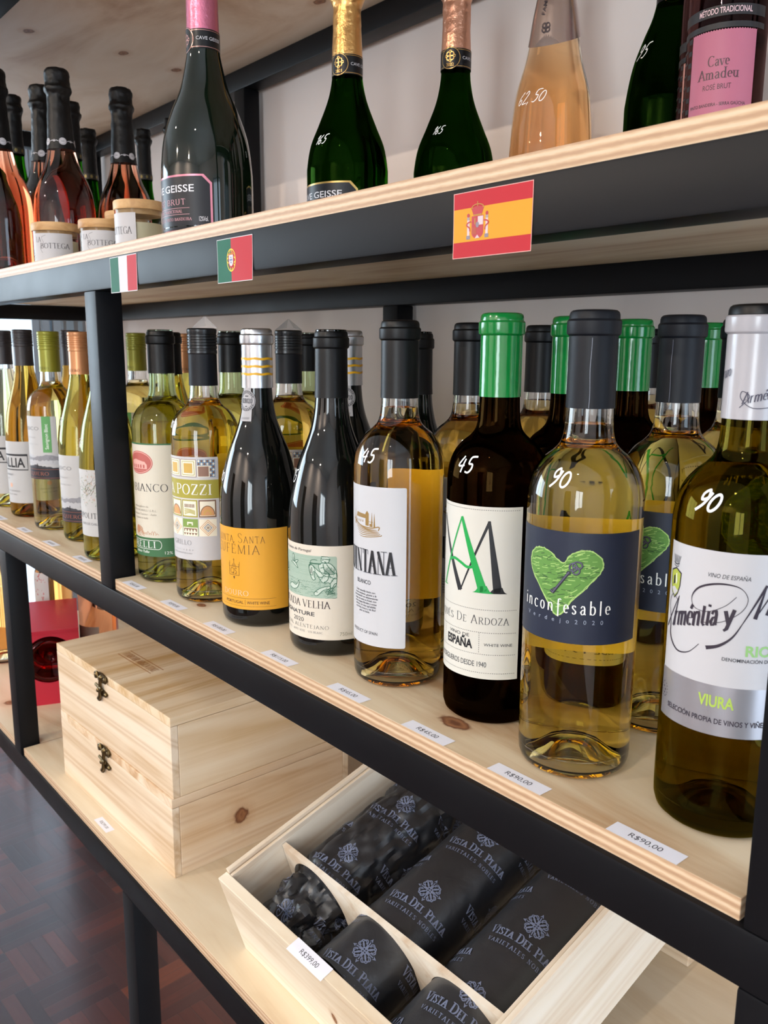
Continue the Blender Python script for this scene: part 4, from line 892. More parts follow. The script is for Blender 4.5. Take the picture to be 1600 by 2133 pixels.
def art_tiles():
    L = Lab(); P = paper('#e8e6e8', .5); ol = ink('#a39a3e'); yl = ink('#c9a558'); br = ink('#7a5a44'); bl = ink('#6c87a4'); tp = ink('#8d6c5c'); lt = ink('#e9e3cf'); gr = ink('#7f9a4e'); sal = ink('#cf9a68')
    L.rect(P, -52.5, 49.4, 53.3, 163, 0, 1.2)
    for k in range(5):
        u = -49+k*20
        for row, (v0, v1) in enumerate(((141.4, 160.4), (97.4, 116.4), (76.4, 95.4))):
            ty = (k*3+row*2+(row == 0)) % 5; uc = u+9.4; vc = (v0+v1)/2
            if row == 0 and k == 4 or ty == 9:
                L.rect(bl, u, v0, u+18.8, v1, 1)
                for a in range(6):
                    for b in range(6):
                        L.poly(lt if (a+b) % 2 else br, [(u+1.6+a*3.1, v0+.4+b*3.1), (u+3.0+a*3.1, v0+1.9+b*3.1), (u+1.6+a*3.1, v0+3.4+b*3.1), (u+.2+a*3.1, v0+1.9+b*3.1)], 2)
                L.rect(lt, u, v0, u+13, v1-6.4, 3); L.rect(tp, u+.8, v0+.8, u+12, v1-7.4, 4)
            elif row == 0:
                L.rect(br, u, v0, u+18.8, v1, 1); L.rect(lt, u+.5, v0+.5, u+18.3, v1-.5, 2); L.rect(ol, u+2, v0+2, u+16.8, v1-2, 3); L.rect(lt, u+2.6, v0+2.6, u+16.2, v1-2.6, 4); L.rect(yl, u+4.2, v0+4.2, u+14.6, v1-4.2, 5)
            elif row == 1:
                L.rect(br if k > 3 else ol, u, v0, u+18.8, v1, 1); L.rect(lt, u+1.4, v0+1.4, u+17.4, v1-1.4, 2)
                if k % 2: 
                    for a in range(4): L.stroke(ol, spline([(u+3, v0+3+a*1.9), (u+9, v0+5+a*1.2), (u+16, v0+3.2+a*1.2)], 4), .8, 3)
                    for a in range(7): L.rect(br, u+3.4+a*1.8, v0+10.6, u+4.4+a*1.8, v0+14.4, 3)
                else:
                    L.poly(sal, [(u+2, v0+2)]+[(x, y) for x, y in ar(uc, v0+3, 7.4, 9.6, 180, 0, 12)]+[(u+16.8, v0+2)], 3); L.stroke(br, ar(uc, v0+3, 7.4, 9.6, 180, 0, 14), .9, 4); L.stroke(yl, ar(uc, v0+3, 3.6, 4.6, 180, 0, 10), 1.2, 4)
            else:
                L.rect(gr if k == 3 else lt, u, v0, u+18.8, v1, 1)
                if k == 3:
                    L.rect(lt, u+.6, v0, u+18.2, v0+9.6, 2); L.rect(br, u+1.6, v0+5, u+17.2, v0+8.6, 3)
                    for a in range(4): L.poly(lt, [(u+2.6+a*3.6, v0+5)]+ar(u+4+a*3.6, v0+6.2, 1.2, 1.5, 180, 0, 6)+[(u+5.4+a*3.6, v0+5)], 4)
                    for a in range(5): L.poly(br, [(u+1+a*3.4, v0+3.6), (u+4+a*3.4, v0+3.6), (u+2.5+a*3.4, v0+.8)], 3)
                    L.rect(lt, u+6, v0+12, u+13, v0+15.6, 3); L.rect(gr, u+7.4, v0+12, u+11.6, v0+14, 4)
                else:
                    for q in (8.6, 6.4, 4.2): L.stroke(sal if q > 5 else bl, [(uc, vc+q), (uc+q, vc), (uc, vc-q), (uc-q, vc), (uc, vc+q)], .6, 2)
                    for q in range(8): a = q*math.pi/4; L.line(br, uc, vc, uc+3.4*math.cos(a), vc+3.4*math.sin(a), .4, 3)
    L.rect(ol, -52.5, 118, 53.3, 138.4, 1); L.line(lt, -52, 139.6, 53, 139.6, .3); L.line(lt, -52, 117.2, 53, 117.2, .3)
    L.serif(WH, 'VILLA POZZI', -44, 45.6, 122.4, 11, 3, .14, .04, .10)
    L.serif(GY, 'GRILLO', -6.4, 21.4, 66.2, 5.0, 3, .13, .05, .12); L.sans(GY, 'SICILIADOP', 7.5, 59.6, 1.6, None, 'c', 3, 0, 0, 0, 2.4); L.sans(GY, 'PRODUCED AND BOTTLED IN ITALY', 7, 56, 1.3, 30, 'c', 3)
    return L
def mountains(L, v0, v1, u0, u1, seed):
    r = random.Random(seed); K_ = ink('#3a3a40'); g1 = ink('#8a8a90'); g2 = ink('#b6b6ba'); H = v1-v0
    for m, top, bot, l in ((g2, 1.0, .15, 1), (g1, .92, .45, 2), (K_, .24, 0, 3)):
        n = 34; pts = []
        for i in range(n+1):
            t = i/n; h = v0+H*(top-.22*abs(math.sin(t*5.1+l))*(.6+.5*r.random())-(.05*r.random()))
            pts.append((u0+(u1-u0)*t, max(h, v0+.4)))
        lowr = [(u0+(u1-u0)*i/n, v0+H*(bot+(.12*r.random() if bot else 0))) for i in range(n, -1, -1)]
        for i in range(n): L.poly(m, [pts[i], pts[i+1], lowr[n-i-1], lowr[n-i]][::-1], l)
    for i in range(40): a = r.uniform(u0, u1); b = v0+H*r.uniform(.3, .8); L.line(K_ if i % 2 else g2, a, b, a+r.uniform(-1, 1.4), b-r.uniform(.8, 3), .25, 4)
    L.rect(K, 16.4, v0+1, 17.6, v0+5.4, 5); L.ell(K, 17, v0+6.2, .8, .9, 5, 8)
def art_clasico(v0, v1, stripe):
    P = paper('#e2e1e1', .55); L = Lab(); L.rect(P, -51, v0, 50.4, v1, 0); cu = ink('#a4604a'); bb = ink('#24242c')
    L.rect(bb, -51, v0, 50.4, v0+17.2, 1)
    for q in (2.0, 15.0): L.line(cu, -51, v0+q, 50.4, v0+q, .4)
    L.serif(cu, 'VENTISQUERO', -36, 35, v0+6, 5, 3, .15, .05, .12)
    mountains(L, v0+17.2, v0+40, -51, 50.4, int(v0))
    L.sans(GY, 'CLASICO', 0, v1-21, 5.0, 47, 'c', 3, -.005)
    L.sans(ink('#a8a8aa'), 'CHARDONNAY' if not stripe else 'SAUVIGNON BLANC', 4, v1-33, 2.0, 26, 'c', 3); L.sans(ink('#a8a8aa'), 'VALLE CENTRAL - CHILE', 6, v1-43, 1.6, 30, 'c', 3)
    if stripe:
        L.rect(ink('#5c9a5a'), 28.6, v0+41, 41.8, v1, 2); L.sans(WH, 'Sauvignon Blanc', 37.4, v0+46, 5.0, 38, 'l', 4, 0, 90)
    return L
def art_box():
    P = paper('#dedddd', .55); L = Lab(); L.rect(P, -50, 24.6, 47.5, 126.2, 0, .8)
    L.stroke(K, [(-41.5, 80), (41.5, 80), (41.5, 104.2), (-41.5, 104.2)], 1.7, 2, True)
    L.sans(K, 'VITALLIA', 0, 84.2, 14.6, 75, 'c', 3, .02); L.sans(GY, 'CHARDONNAY', 0, 70, 3.2, 30, 'c', 3); L.sans(GY, '2021', 0, 63.6, 2.6, None, 'c', 3)
    L.ell(ink('#d8a890'), 8, 54, 3.4, 3.8, 2, 14); L.sans(GY, 'VALLE DE COLCHAGUA', 8, 43.4, 2.4, 36, 'c', 3); L.sans(GY, 'WINE OF CHILE', 8, 38, 1.8, 24, 'c', 3)
    return L
def art_leaves():
    P = paper('#e4e3e2', .55); L = Lab(); L.rect(P, -50, 34, 50, 122, 0); r = random.Random(21); cs = [ink(h) for h in ('#93a48c', '#6f8a70', '#c79a80', '#aebaa4', '#7d7460')]
    for k in range(170):
        u = r.gauss(14, 15); v = r.gauss(97, 10)
        if -30 < u < 48 and 76 < v < 120: a = r.uniform(0, 6.3); L.stroke(cs[k % 5], [(u, v), (u+2.6*math.cos(a), v+2.6*math.sin(a))], [.2, 1.0], 1+k % 3)
    for k in range(14): u = r.gauss(14, 12); v = r.gauss(95, 8); L.stroke(cs[4], spline([(u, v), (u+3, v+3), (u+5, v+7)], 4), .35, 4)
    L.serif(K2, 'COSMOPOLITANA', -38, 46, 58, 7, 3, .12, .04, .1); L.sans(GY, 'VINO DE CHILE', 12, 49, 3, 32, 'c', 3); L.stroke(K, [(40, 62), (36, 72)], .8)
    return L
def art_cave(border, txt2, c2):
    L = Lab(); P = paper('#23252c', .4); b = ink(border, .3, .5); wh = ink('#d8d6dc', .4)
    o = [(-54, 3), (54, 3), (54, 49), (46, 57), (-46, 57), (-54, 49)]
    L.poly(b, o, 0); L.poly(P, [(x*.962, 30+(y-30)*.93) for x, y in o], 1)
    L.sans(wh, 'CAVE GEISSE', 0, 40.6, 6.4, 72.5, 'c', 3, .008)
    L.serif(ink(c2), txt2, -27, 27, 28.6, 5.2, 3, .13, .05, .1)
    L.line(ink(c2), -31, 25.4, 31, 25.4, .35); L.line(ink(c2), -31, 19.4, 31, 19.4, .35); L.serif(ink(c2), 'MÉTODO TRADICIONAL', -23, 23, 21, 2.8, 3, .14, .06, .1)
    L.serif(ink(c2), 'ESPUMANTE DE PINTO BANDEIRA', -33, 33, 13.6, 2.6, 3, .14, .06, .1); L.sans(wh, '12%Vol.', 45, 12.6, 4.4, 9, 'c', 3)
    return L
def neck_band(root, r, v0, v1, uc, year, metal):
    L = Lab(); P = paper('#121215', .35); b = ink(metal, .28, .7); vc = (v0+v1)/2; L.rect(P, -math.pi*r*1000, v0, math.pi*r*1000, v1, 0)
    for v in (v0+1.4, v1-1.4): L.line(b, -50, v, 50, v, .45, 1)
    L.ell(P, uc, vc, 11.8, 11.8, 2, 30); L.ring(b, uc, vc, 11.0, 11.0, .55, 3)
    dv = 2.0 if year else 0
    for k in range(4):
        a = math.pi/4+k*math.pi/2; L.ring(b, uc+2.8*math.cos(a), vc+dv+2.8*math.sin(a), 2.2, 2.2, .9, 3, 16)
        for j in (-1, 1): aa = a+j*.5; L.stroke(b, [(uc+4.6*math.cos(aa), vc+dv+4.6*math.sin(aa)), (uc+6.2*math.cos(aa+j*.2), vc+dv+6.2*math.sin(aa+j*.2))], .8, 3)
    if year: L.sans(b, year, uc, vc-8.4, 3.0, None, 'c', 3, .01)
    L.sans(ink('#c8c6ca'), 'CAVE GEISSE', uc+14, vc-1.3, 3.0, 26, 'l', 3)
    return L.build('neck_band', neck_mapping(r), root, lift=.0005)
def art_amadeu(pink):
    P = paper(pink, .45); tx = ink('#4c3038', .4); L = Lab(); n = 50; c = 16; h = 32
    for i in range(n):
        a = c-h+i*2*h/n; b = a+2*h/n; L.poly(P, [(a, 86), (b, 86), (b, 155+(.9 if i % 2 else 0)), (a, 155+(0 if i % 2 else .9))], 0)
    L.serif(tx, 'Cave', 3.4, 23, 127.2, 8.2, 3, .16, .05, .06); L.serif(tx, 'Amadeu', -5.4, 32.2, 117.2, 8.2, 3, .16, .05, .06)
    L.sans(tx, 'ROSÉ BRUT', 13, 108.6, 4.0, 26, 'c', 3); L.sans(tx, 'PINTO BANDEIRA - SERRA GAÚCHA', 13.6, 95.4, 2.5, 54, 'c', 3, .012)
    return L
def film_mat():
    t = NT('clear_film'); tr = t.n('BsdfTransparent'); tr.inputs[0].default_value = (.86, .87, .88, 1); gl = t.n('BsdfGlossy'); gl.inputs['Roughness'].default_value = .15; df = t.n('BsdfDiffuse'); df.inputs[0].default_value = (.75, .77, .8, 1)
    m1 = t.n('MixShader'); m1.inputs[0].default_value = .35; m2 = t.n('MixShader'); m2.inputs[0].default_value = .22
    t.l(gl.outputs[0], m1.inputs[1]); t.l(df.outputs[0], m1.inputs[2]); t.l(tr.outputs[0], m2.inputs[1]); t.l(m1.outputs[0], m2.inputs[2]); t.l(m2.outputs[0], t.out.inputs['Surface']); return t.m
FILM = film_mat()

# ------------------------------------------------------------------ the bottles, front row first
def bottle(name, label, cat, loc, sh, gm, wm, fill, group=None):
    root = empty(name, loc, 0, label, cat, group)
    glass_part(sh, gm, root, fill if wm else None)
    if wm: wine_part(sh, wm, root, fill)
    return root
def mark(root, sh, t, u, v, h, w=1.0, shear=.25):
    L = Lab(); L.hand(MARK, t, u, v, h, w, 1, shear); o = L.build('price_mark', sh.wrap(), root, step=2, vstep=1.5, lift=.0004)
    tag(o, 'white handwritten price on the glass'); return o
G_MID = 'white wines standing on the middle board'
CW = 'wine bottle'

b_bianco = bottle('wine_bottle', 'pale green bottle with black cap and red oval label, right beside the black post', CW, (.0251, .0593, 0), BORD, FLINTG, W_PALE, .221, G_MID)
capsule(BORD, .248, .2975, BLACKP, b_bianco); art_bianco().build('front_label', BORD.wrap(), b_bianco); mark(b_bianco, BORD, '45', -22, 186, 9)
b_pozzi = bottle('wine_bottle', 'golden bottle with black screw cap and label of small tiles, beside the orange label', CW, (.1294, .058, 0), BORD, CLEAR, W_GOLD, .2235, G_MID)
capsule(BORD, .2374, .2985, SCREWB, b_pozzi, 'screw', lambda z, j: NAVYP if z < .2705 else SCREWB)
art_tiles().build('front_label', BORD.wrap(), b_pozzi); back_label('#f4efe2', 52, 160, 34).build('back_label', BORD.wrap(), b_pozzi).rotation_euler.z = math.pi; mark(b_pozzi, BORD, '90', -15, 193, 8)
def film(root, z, a):
    g = Geo(); g.add([(-.015, .004, z-.010), (-.017, .008, z-.002), (-.001, .010, z+.0115), (.016, .007, z-.002), (.014, .004, z-.010)], [[0, 1, 2, 3, 4]], FILM)
    g.add([(-.017, .008, z-.002), (-.001, .010, z+.0115), (-.004, .018, z+.001)], [[0, 1, 2]], FILM); g.add([(-.001, .010, z+.0115), (.016, .007, z-.002), (.004, .018, z+.001)], [[0, 1, 2]], FILM)
    o = g.obj('film_tag', root, rz=a, smooth=False); tag(o, 'folded clear plastic film'); return o
film(b_pozzi, .3005, .6)
b_euf = bottle('wine_bottle', 'dark bottle with silver cap striped yellow and an orange label', CW, (.235, .0617, 0), BURG, DARKG, None, None, G_MID)
capsule(BURG, .239, .297, SILVERP, b_euf, 'cork', None, .0012)
L = Lab()
for v in (267.4, 260.0, 252.6): L.stroke(YELLOWP, [(-46+i*2, v+.35*math.sin(i*.9)) for i in range(47)], 2.3, 0)
L.build('cap_stripe', neck_mapping(.0154), b_euf, lift=.0002).name = 'cap_stripes'
art_orange().build('front_label', BURG.wrap(), b_euf); mark(b_euf, BURG, '90', -21, 147, 10)
L = Lab(); sp_ = paper('#cfcdd0', .5); L.ell(sp_, 0, 226.5, 9.6, 10.8, 0, 30); L.rect(sp_, -5.6, 206.5, 6.2, 218, 0); L.rect(sp_, -5, 234, 5, 240.5, 0)
L.ring(K2, 0, 226.5, 8.6, 9.8, .5); L.ring(K2, 0, 226.5, 6.6, 7.6, .35); L.sans(K2, '828020', 0, 224.2, 4.4, 12.4, 'c', 3, .01)
for k in range(26):
    a = math.radians(k*13.8)
    if abs(math.sin(a)) > .38: L.ell(K2, 7.6*math.cos(a), 226.5+8.7*math.sin(a), .55, .75, 3, 6)
L.line(K2, -1, 221, 1, 221, .9); L.line(K2, -2, 231, 2, 231, 1.0); L.sans(GY, '1/5000', .3, 208.4, 2, 8, 'c', 3)
o = L.build('seal', lambda u, v, off: ((BURG.R(v/1000)+off)*math.sin(u/1000/.016+.0), -(BURG.R(v/1000)+off)*math.cos(u/1000/.016), v/1000), b_euf, step=1.5, vstep=2, lift=.0011); o.rotation_euler.z = .28; tag(o, 'round grey guarantee seal')
b_cout = bottle('wine_bottle', 'dark bottle with matt black cap and cream label picturing a horseman', CW, (.3493, .0691, 0), BURG, DARKG, None, None, G_MID)
capsule(BURG, .2342, .2937, BLACKP, b_cout); art_horseman().build('front_label', BURG.wrap(), b_cout); mark(b_cout, BURG, '115', -29, 158, 12)
b_quint = bottle('wine_bottle', 'clear bottle of golden wine with white label showing a gold farmhouse', CW, (.447, .066, 0), BORD, CLEAR, W_AMB, .2312, G_MID)
capsule(BORD, .2385, .3005, BLACKP, b_quint); art_house().build('front_label', BORD.wrap(), b_quint); o = back_label('#f4efe2', 62, 176, 37).build('back_label', BORD.wrap(), b_quint); o.rotation_euler.z = math.pi; mark(b_quint, BORD, '45', -3.5, 188.5, 11.5, 1.3)
b_am = bottle('wine_bottle', 'dark amber bottle with glossy green cap and big green and black monogram on its label', CW, (.5467, .0773, 0), BORD, AMBERG, W_AMB, .236, G_MID)
capsule(BORD, .2438, .3038, GREENP, b_am); art_monogram().build('front_label', BORD.wrap(), b_am); mark(b_am, BORD, '45', -6.5, 190.5, 12, 1.3)
b_inc = bottle('wine_bottle', 'clear bottle with navy label bearing a scribbled green heart and key, in the front row', CW, (.641, .0592, 0), BORD, CLEAR, W_GOLD, .2316, G_MID)
capsule(BORD, .2415, .3025, NAVYP, b_inc); art_heart().build('front_label', BORD.wrap(), b_inc); o = back_label('#f4efe2', 71, 166, 40).build('back_label', BORD.wrap(), b_inc); o.rotation_euler.z = math.pi+.15; mark(b_inc, BORD, '90', -2.2, 194.2, 11.5, 1.3, .35)
L = Lab(); L.stroke(ink('#6d7280', .3), [(9.0+.25*math.sin(i*.7), 242+i*3.6) for i in range(13)], .32, 0); L.build('cap_seam', neck_mapping(.0156), b_inc, lift=.0004)
b_arm = bottle('wine_bottle', 'olive glass bottle with white cap and white label with black script, nearest the right edge', CW, (.7407, .0731, 0), BORDW, OLIVEG, W_GOLD, .236, G_MID)
capsule(BORDW, .2405, .3030, WHITEP, b_arm, 'cork', lambda z, j: BLACKP if z > .2966 else WHITEP)
art_script().build('front_label', BORDW.wrap(), b_arm); mark(b_arm, BORDW, '90', -10.5, 191.5, 11.5, 1.5, .45)
L = Lab(); nv = ink('#3c3a4c'); L.serif(nv, 'Arméntia', 2, 24, 249, 6, 1, .13, .04, 0, .36, None, False, 12); L.serif(nv, 'razo', -14, -5.5, 262, 6, 1, .13, .04, 0, .36, None, False, 16); L.stroke(nv, spline([(1, 247), (6, 253), (2, 256), (1.5, 252), (8, 247), (20, 248)], 5), .4, 1)
L.line(GY, -6.2, 241, -6.2, 281, .12, 0)
L.build('cap_print', neck_mapping(.0160), b_arm, lift=.0003)

G_LEFT = 'wines left of the black post on the middle board'
b_allia = bottle('wine_bottle', 'amber bottle with black screw cap and boxed lettering, left of the olive cap', CW, (-.4869, .0627, 0), CHILE, glass('dead_leaf_glass', (.74, .62, .34)), W_AMB, .262, G_LEFT)
capsule(CHILE, .2475, .3055, SCREWB, b_allia, 'screw', lambda z, j: BROWNBP); art_box().build('front_label', CHILE.wrap(), b_allia)
b_olive = bottle('wine_bottle', 'clear bottle with olive screw cap and green vertical stripe on its label', CW, (-.3585, .0603, 0), BORD, CLEAR, W_PALE, .226, G_LEFT)
capsule(BORD, .2406, .301, OLIVEP, b_olive, 'screw'); art_clasico(80, 175.4, True).build('front_label', BORD.wrap(), b_olive); mark(b_olive, BORD, '50', -20, 190, 8)
L = Lab(); L.serif(ink('#4d4a1c'), 'VENTISQUERO', -20, 17, 244.5, 3.4, 1, .13, .05, .1); L.build('cap_print', neck_mapping(.0152), b_olive, lift=.0004)
b_copper = bottle('wine_bottle', 'green glass bottle with copper screw cap and mountain label, in front of the black post', CW, (-.2487, .0658, 0), CHILE, LEAFG, W_GOLD, .258, G_LEFT)
capsule(CHILE, .2397, .2993, COPPERP, b_copper, 'screw'); art_clasico(29.6, 126.3, False).build('front_label', CHILE.wrap(), b_copper); mark(b_copper, CHILE, '50', -11, 168, 11)
L = Lab(); L.serif(ink('#4a2f20'), 'VENTISQUERO', -20, 18, 243.6, 3.4, 1, .13, .05, .1); L.build('cap_print', neck_mapping(.0158), b_copper, lift=.0006)
b_hid = bottle('wine_bottle', 'green bottle with a leafy white label, half hidden behind the black post', CW, (-.1180, .0463, 0), CHILE, LEAFG, W_GOLD, .25, G_LEFT)
capsule(CHILE, .2420, .2985, BLACKP, b_hid); art_leaves().build('front_label', CHILE.wrap(), b_hid); mark(b_hid, CHILE, '56', -14, 150, 11)
b_l0 = bottle('wine_bottle', 'clear bottle of pale wine with black screw cap, cut off at the far left', CW, (-.604, .065, 0), CHILE, CLEAR, W_PALE, .24, G_LEFT)
capsule(CHILE, .2475, .3055, SCREWB, b_l0, 'screw', lambda z, j: BROWNBP); art_box().build('front_label', CHILE.wrap(), b_l0)

# rows behind: copies of the same bottles
def behind(src, dy, label, dx=0, rz=0, drop=('price_mark',), dz=0):
    c = copy_thing(src, (src.location.x+dx, src.location.y+dy, src.location.z+dz), rz, label)
    for ch in list(c.children):
        if ch.name.split('.')[0] in drop: bpy.data.objects.remove(ch)
    return c
behind(b_bianco, .094, 'black capped green glass bottle standing behind the tile label bottle', 0, .2)
behind(b_bianco, .21, 'black capped bottle deep behind the orange label bottle, third of its column', 0, -.2)
behind(b_pozzi, .112, 'golden bottle with black screw cap seen between the silver cap and the horseman bottle', 0, .25)
behind(b_euf, .115, 'silver capped dark bottle peeking out behind the matt black cap of the horseman bottle', 0, .5)
behind(b_cout, .105, 'black capped dark bottle just showing behind the gold farmhouse bottle', 0, .3)
behind(b_quint, .083, 'black capped amber wine bottle just left of the bright green front cap', 0, .5)
behind(b_quint, .178, 'black capped amber wine bottle between two green caps, in the second row', 0, .4)
behind(b_quint, .35, 'black capped clear bottle far back, just right of a green cap', 0, .3)
behind(b_am, .082, 'green capped bottle half hidden behind the navy cap of the heart bottle', 0, .6)
behind(b_am, .166, 'green capped dark bottle between the two navy caps', 0, .7)
behind(b_am, .285, 'green capped bottle in the far row, left of the white cap', 0, .5)
behind(b_inc, .103, 'clear bottle with navy cap and heart label standing behind the white capped bottle', 0, -.42)
behind(b_inc, .19, 'black capped rosy bottle directly behind the white cap', 0, .1)
behind(b_allia, .078, 'dark screw capped bottle between the olive and the copper cap', 0, .2)
behind(b_olive, .14, 'olive capped bottle seen just right of the black post', 0, -.3)
behind(b_copper, .165, 'copper capped bottle in the back behind the black caps, right of the black post', 0, .4)
behind(b_hid, .095, 'black capped bottle close behind the cream label with red oval', 0, .3)

# ------------------------------------------------------------------ upper board: sparkling wines
CS = 'sparkling wine bottle'; G_UP = 'sparkling wines on the upper board'; ZU = Z_UP
s_rose = bottle('sparkling_bottle', 'large dark sparkling bottle with pink foil and pink edged black label', CS, (.1468, .0612, ZU), CHAMP, DARKGR, None, None, G_UP)
foil(CHAMP, .1975, .286, PINKF, s_rose, 1, .8); art_cave('#c77f90', 'ROSÉ BRUT', '#d29aa4').build('front_label', CHAMP.wrap(), s_rose); neck_band(s_rose, .0162, 180.6, 198.6, -3.5, None, '#c9968c')
s_g2 = bottle('sparkling_bottle', 'green sparkling bottle with gold foil and gold edged black label', CS, (.1564, .2369, ZU), CHAMPB, GREENG, None, None, G_UP)
foil(CHAMPB, .2085, .292, GOLDF, s_g2, 2, .8); art_cave('#b99a58', 'BRUT', '#c8a86a').build('front_label', CHAMPB.wrap(), s_g2).location.z = .0140; neck_band(s_g2, .0170, 188.7, 209.4, 5.4, '2021', '#cba35e'); mark(s_g2, CHAMPB, '165', -3, 112, 10, .9, .5)
s_g3 = bottle('sparkling_bottle', 'green sparkling bottle with rose gold foil, right of the gold foiled one', CS, (.2294, .336, ZU), CHAMPB, GREENG, None, None, G_UP)
foil(CHAMPB, .217, .300, ROSEF, s_g3, 5, .8); art_cave('#b99a58', 'BRUT', '#c8a86a').build('front_label', CHAMPB.wrap(), s_g3); neck_band(s_g3, .0168, 198.7, 218.6, 6.8, '2022', '#cba35e'); mark(s_g3, CHAMPB, '165', 4, 125, 9, .9, .5)
s_fam = bottle('sparkling_bottle', 'clear bottle of peach coloured sparkling wine with silver pink foil', CS, (.3566, .3536, ZU), FLUTE, CLEAR, W_PEACH, .262, G_UP)
g = Geo()
def famwob(r, z, a):
    k = max(0, 1-(z-.196)/.05); return r, z+k*(.007-.012*math.cos(a+math.radians(70)))
g.lathe([(FLUTE.R(.196+.01*i)+.0006, .196+.01*i) for i in range(9)]+[(.0185, .283), (.0188, .292), (.017, .30), (0, .302)], SILVPINK, 64, None, famwob); g.obj('foil', s_fam)
L = Lab(); em = ink('#3a3034'); L.sans(em, 'FAMÍLIA', 5.0, 222, 4.0, 26, 'l', 1, .01, 82)
for k in range(4):
    a = math.pi/4+k*math.pi/2; L.ring(em, 8+2.6*math.cos(a), 209+2.8*math.sin(a), 2.3, 2.4, 1.0, 1, 14)
L.build('foil_print', FLUTE.wrap(.026), s_fam, lift=.0010, vstep=3); mark(s_fam, FLUTE, '62,50', -15, 136, 12, .8, .55)
s_dk = bottle('sparkling_bottle', 'dark green sparkling bottle with 95 written on it, at the back near the right edge', CS, (.440, .4430, ZU), CHAMPT, GREENG, None, None, G_UP)
foil(CHAMPT, .252, .333, GOLDF, s_dk, 8); neck_band(s_dk, .0196, 233, 253, 8, None, '#b98a50'); mark(s_dk, CHAMPT, '95', -27, 181, 14, 1.1, .5)
def amadeu(loc, label, pink, rz, sx):
    r = bottle('sparkling_bottle', label, CS, loc, SLIM, glass('plum_glass', (.30, .20, .20)), None, None, G_UP)
    o = art_amadeu(pink).build('front_label', SLIM.wrap(), r)
    L = Lab(); bk = ink('#1b1a1d', .5)
    for k in range(8): L.rect(bk, -22.5, 84+k*9.5, -17, 88+k*9.5, 0); L.rect(bk, -40, 84+k*9.5+4, -24, 90+k*9.5, 0)
    L.rect(bk, -40, 156.5, 58, 161, 0); L.rect(bk, -40, 166, 58, 174.5, 0); L.sans(ink('#cdaeb4', .3), 'MÉTODO TRADICIONAL', 16, 168.2, 4.4, 50, 'c', 2, .012)
    L.build('printed_sleeve', SLIM.wrap(), r, lift=.0003)
    capsule(SLIM, .262, .303, PINKF, r); r.scale = (sx, sx, 1); r.rotation_euler.z = rz; return r
amadeu((.5486, .354, ZU), 'slim dark bottle with large pink label at upper right edge', '#c9758e', 0, .892)
amadeu((.503, .4050, ZU), 'slim dark bottle with salmon label, half hidden left of the pink label', '#c98f84', 0, .73)

def rose_bottle(loc, label, top=.303, wm=W_ROSE, r=1.0, seed=1):
    b = bottle('sparkling_bottle', label, CS, loc, ROSE, CLEAR, wm, .262, 'black foiled sparkling wines left on the upper board')
    foil(ROSE, .186, top, BLKF, b, seed)
    L = Lab(); w = ink('#c9c7cc', .4)
    for k in range(5):
        u = -46+k*24; L.ell(w, u, 196, 5.2, 5.2, 0, 20); L.ring(K2, u, 196, 4.0, 4.0, .3, 1, 16)
        for q in range(6): L.ell(GY, u-1.6+(q % 3)*1.6, 197-(q//3)*1.5, .6, .6, 1, 8)
        for j in (-1, 1): L.stroke(w, spline([(u+12-6*j, 196), (u+12-3*j, 197.2), (u+12, 195.6), (u+12+j, 198.4)], 3), .8, 0)
    L.build('cap_print', ROSE.wrap(.0192), b, lift=.0016); return b
r_big = rose_bottle((-.4095, .1172, ZU), 'tall rosé sparkling bottle with black foil and grape medallions, behind the first candle jar', .303)
o = copy_thing(r_big, (-.4393, .2306, ZU), .5, 'rosé sparkling bottle with black foil, behind the two tallest candle jars')
copy_thing(r_big, (-.472, .0425, ZU), .3, 'bright orange rosé sparkling bottle cut off by the left edge of the upper board')
copy_thing(r_big, (-.512, .1270, ZU), -.35, 'rosé sparkling bottle with black foil, close behind left of the tall one')
def green_bottle(loc, label, top, wide, seed):
    b = bottle('sparkling_bottle', label, CS, loc, CHAMPB, GREENG, None, None, 'black foiled sparkling wines left on the upper board')
    foil(CHAMPB, .218, top, BLKF, b, seed)
    L = Lab(); L.rect(ink('#2c2a22', .4), -54, 209, 54, 219, 0)
    for k in range(9): L.ell(ink('#8a7a4a', .3, .6), -48+k*12, 214, 2.6, 3.0, 1, 14)
    L.build('neck_band', neck_mapping(.0170), b, lift=.0006); b.scale = (wide, wide, 1); return b
g_a = green_bottle((-.600, .108, ZU), 'green sparkling bottle with black foil, left of the two rosé necks', .303, .92, 11)
for loc, lb in (((-.573, .197, ZU), 'green sparkling bottle with black foil, right behind the tallest rosé neck'),
                ((-.665, .372, ZU), 'slender green sparkling bottle with black foil, left of the pink foiled bottle at the back'),
                ((-.555, .378, ZU), 'black foiled green bottle almost hidden behind the pink foiled bottle'),
                ((-.735, .290, ZU), 'black foiled green bottle almost hidden behind the rosé neck above the candles')):
    c = copy_thing(g_a, loc, .7, lb); c.scale = (.84, .84, 1) if loc[0] in (-.665, -.555) else (.92, .92, 1)

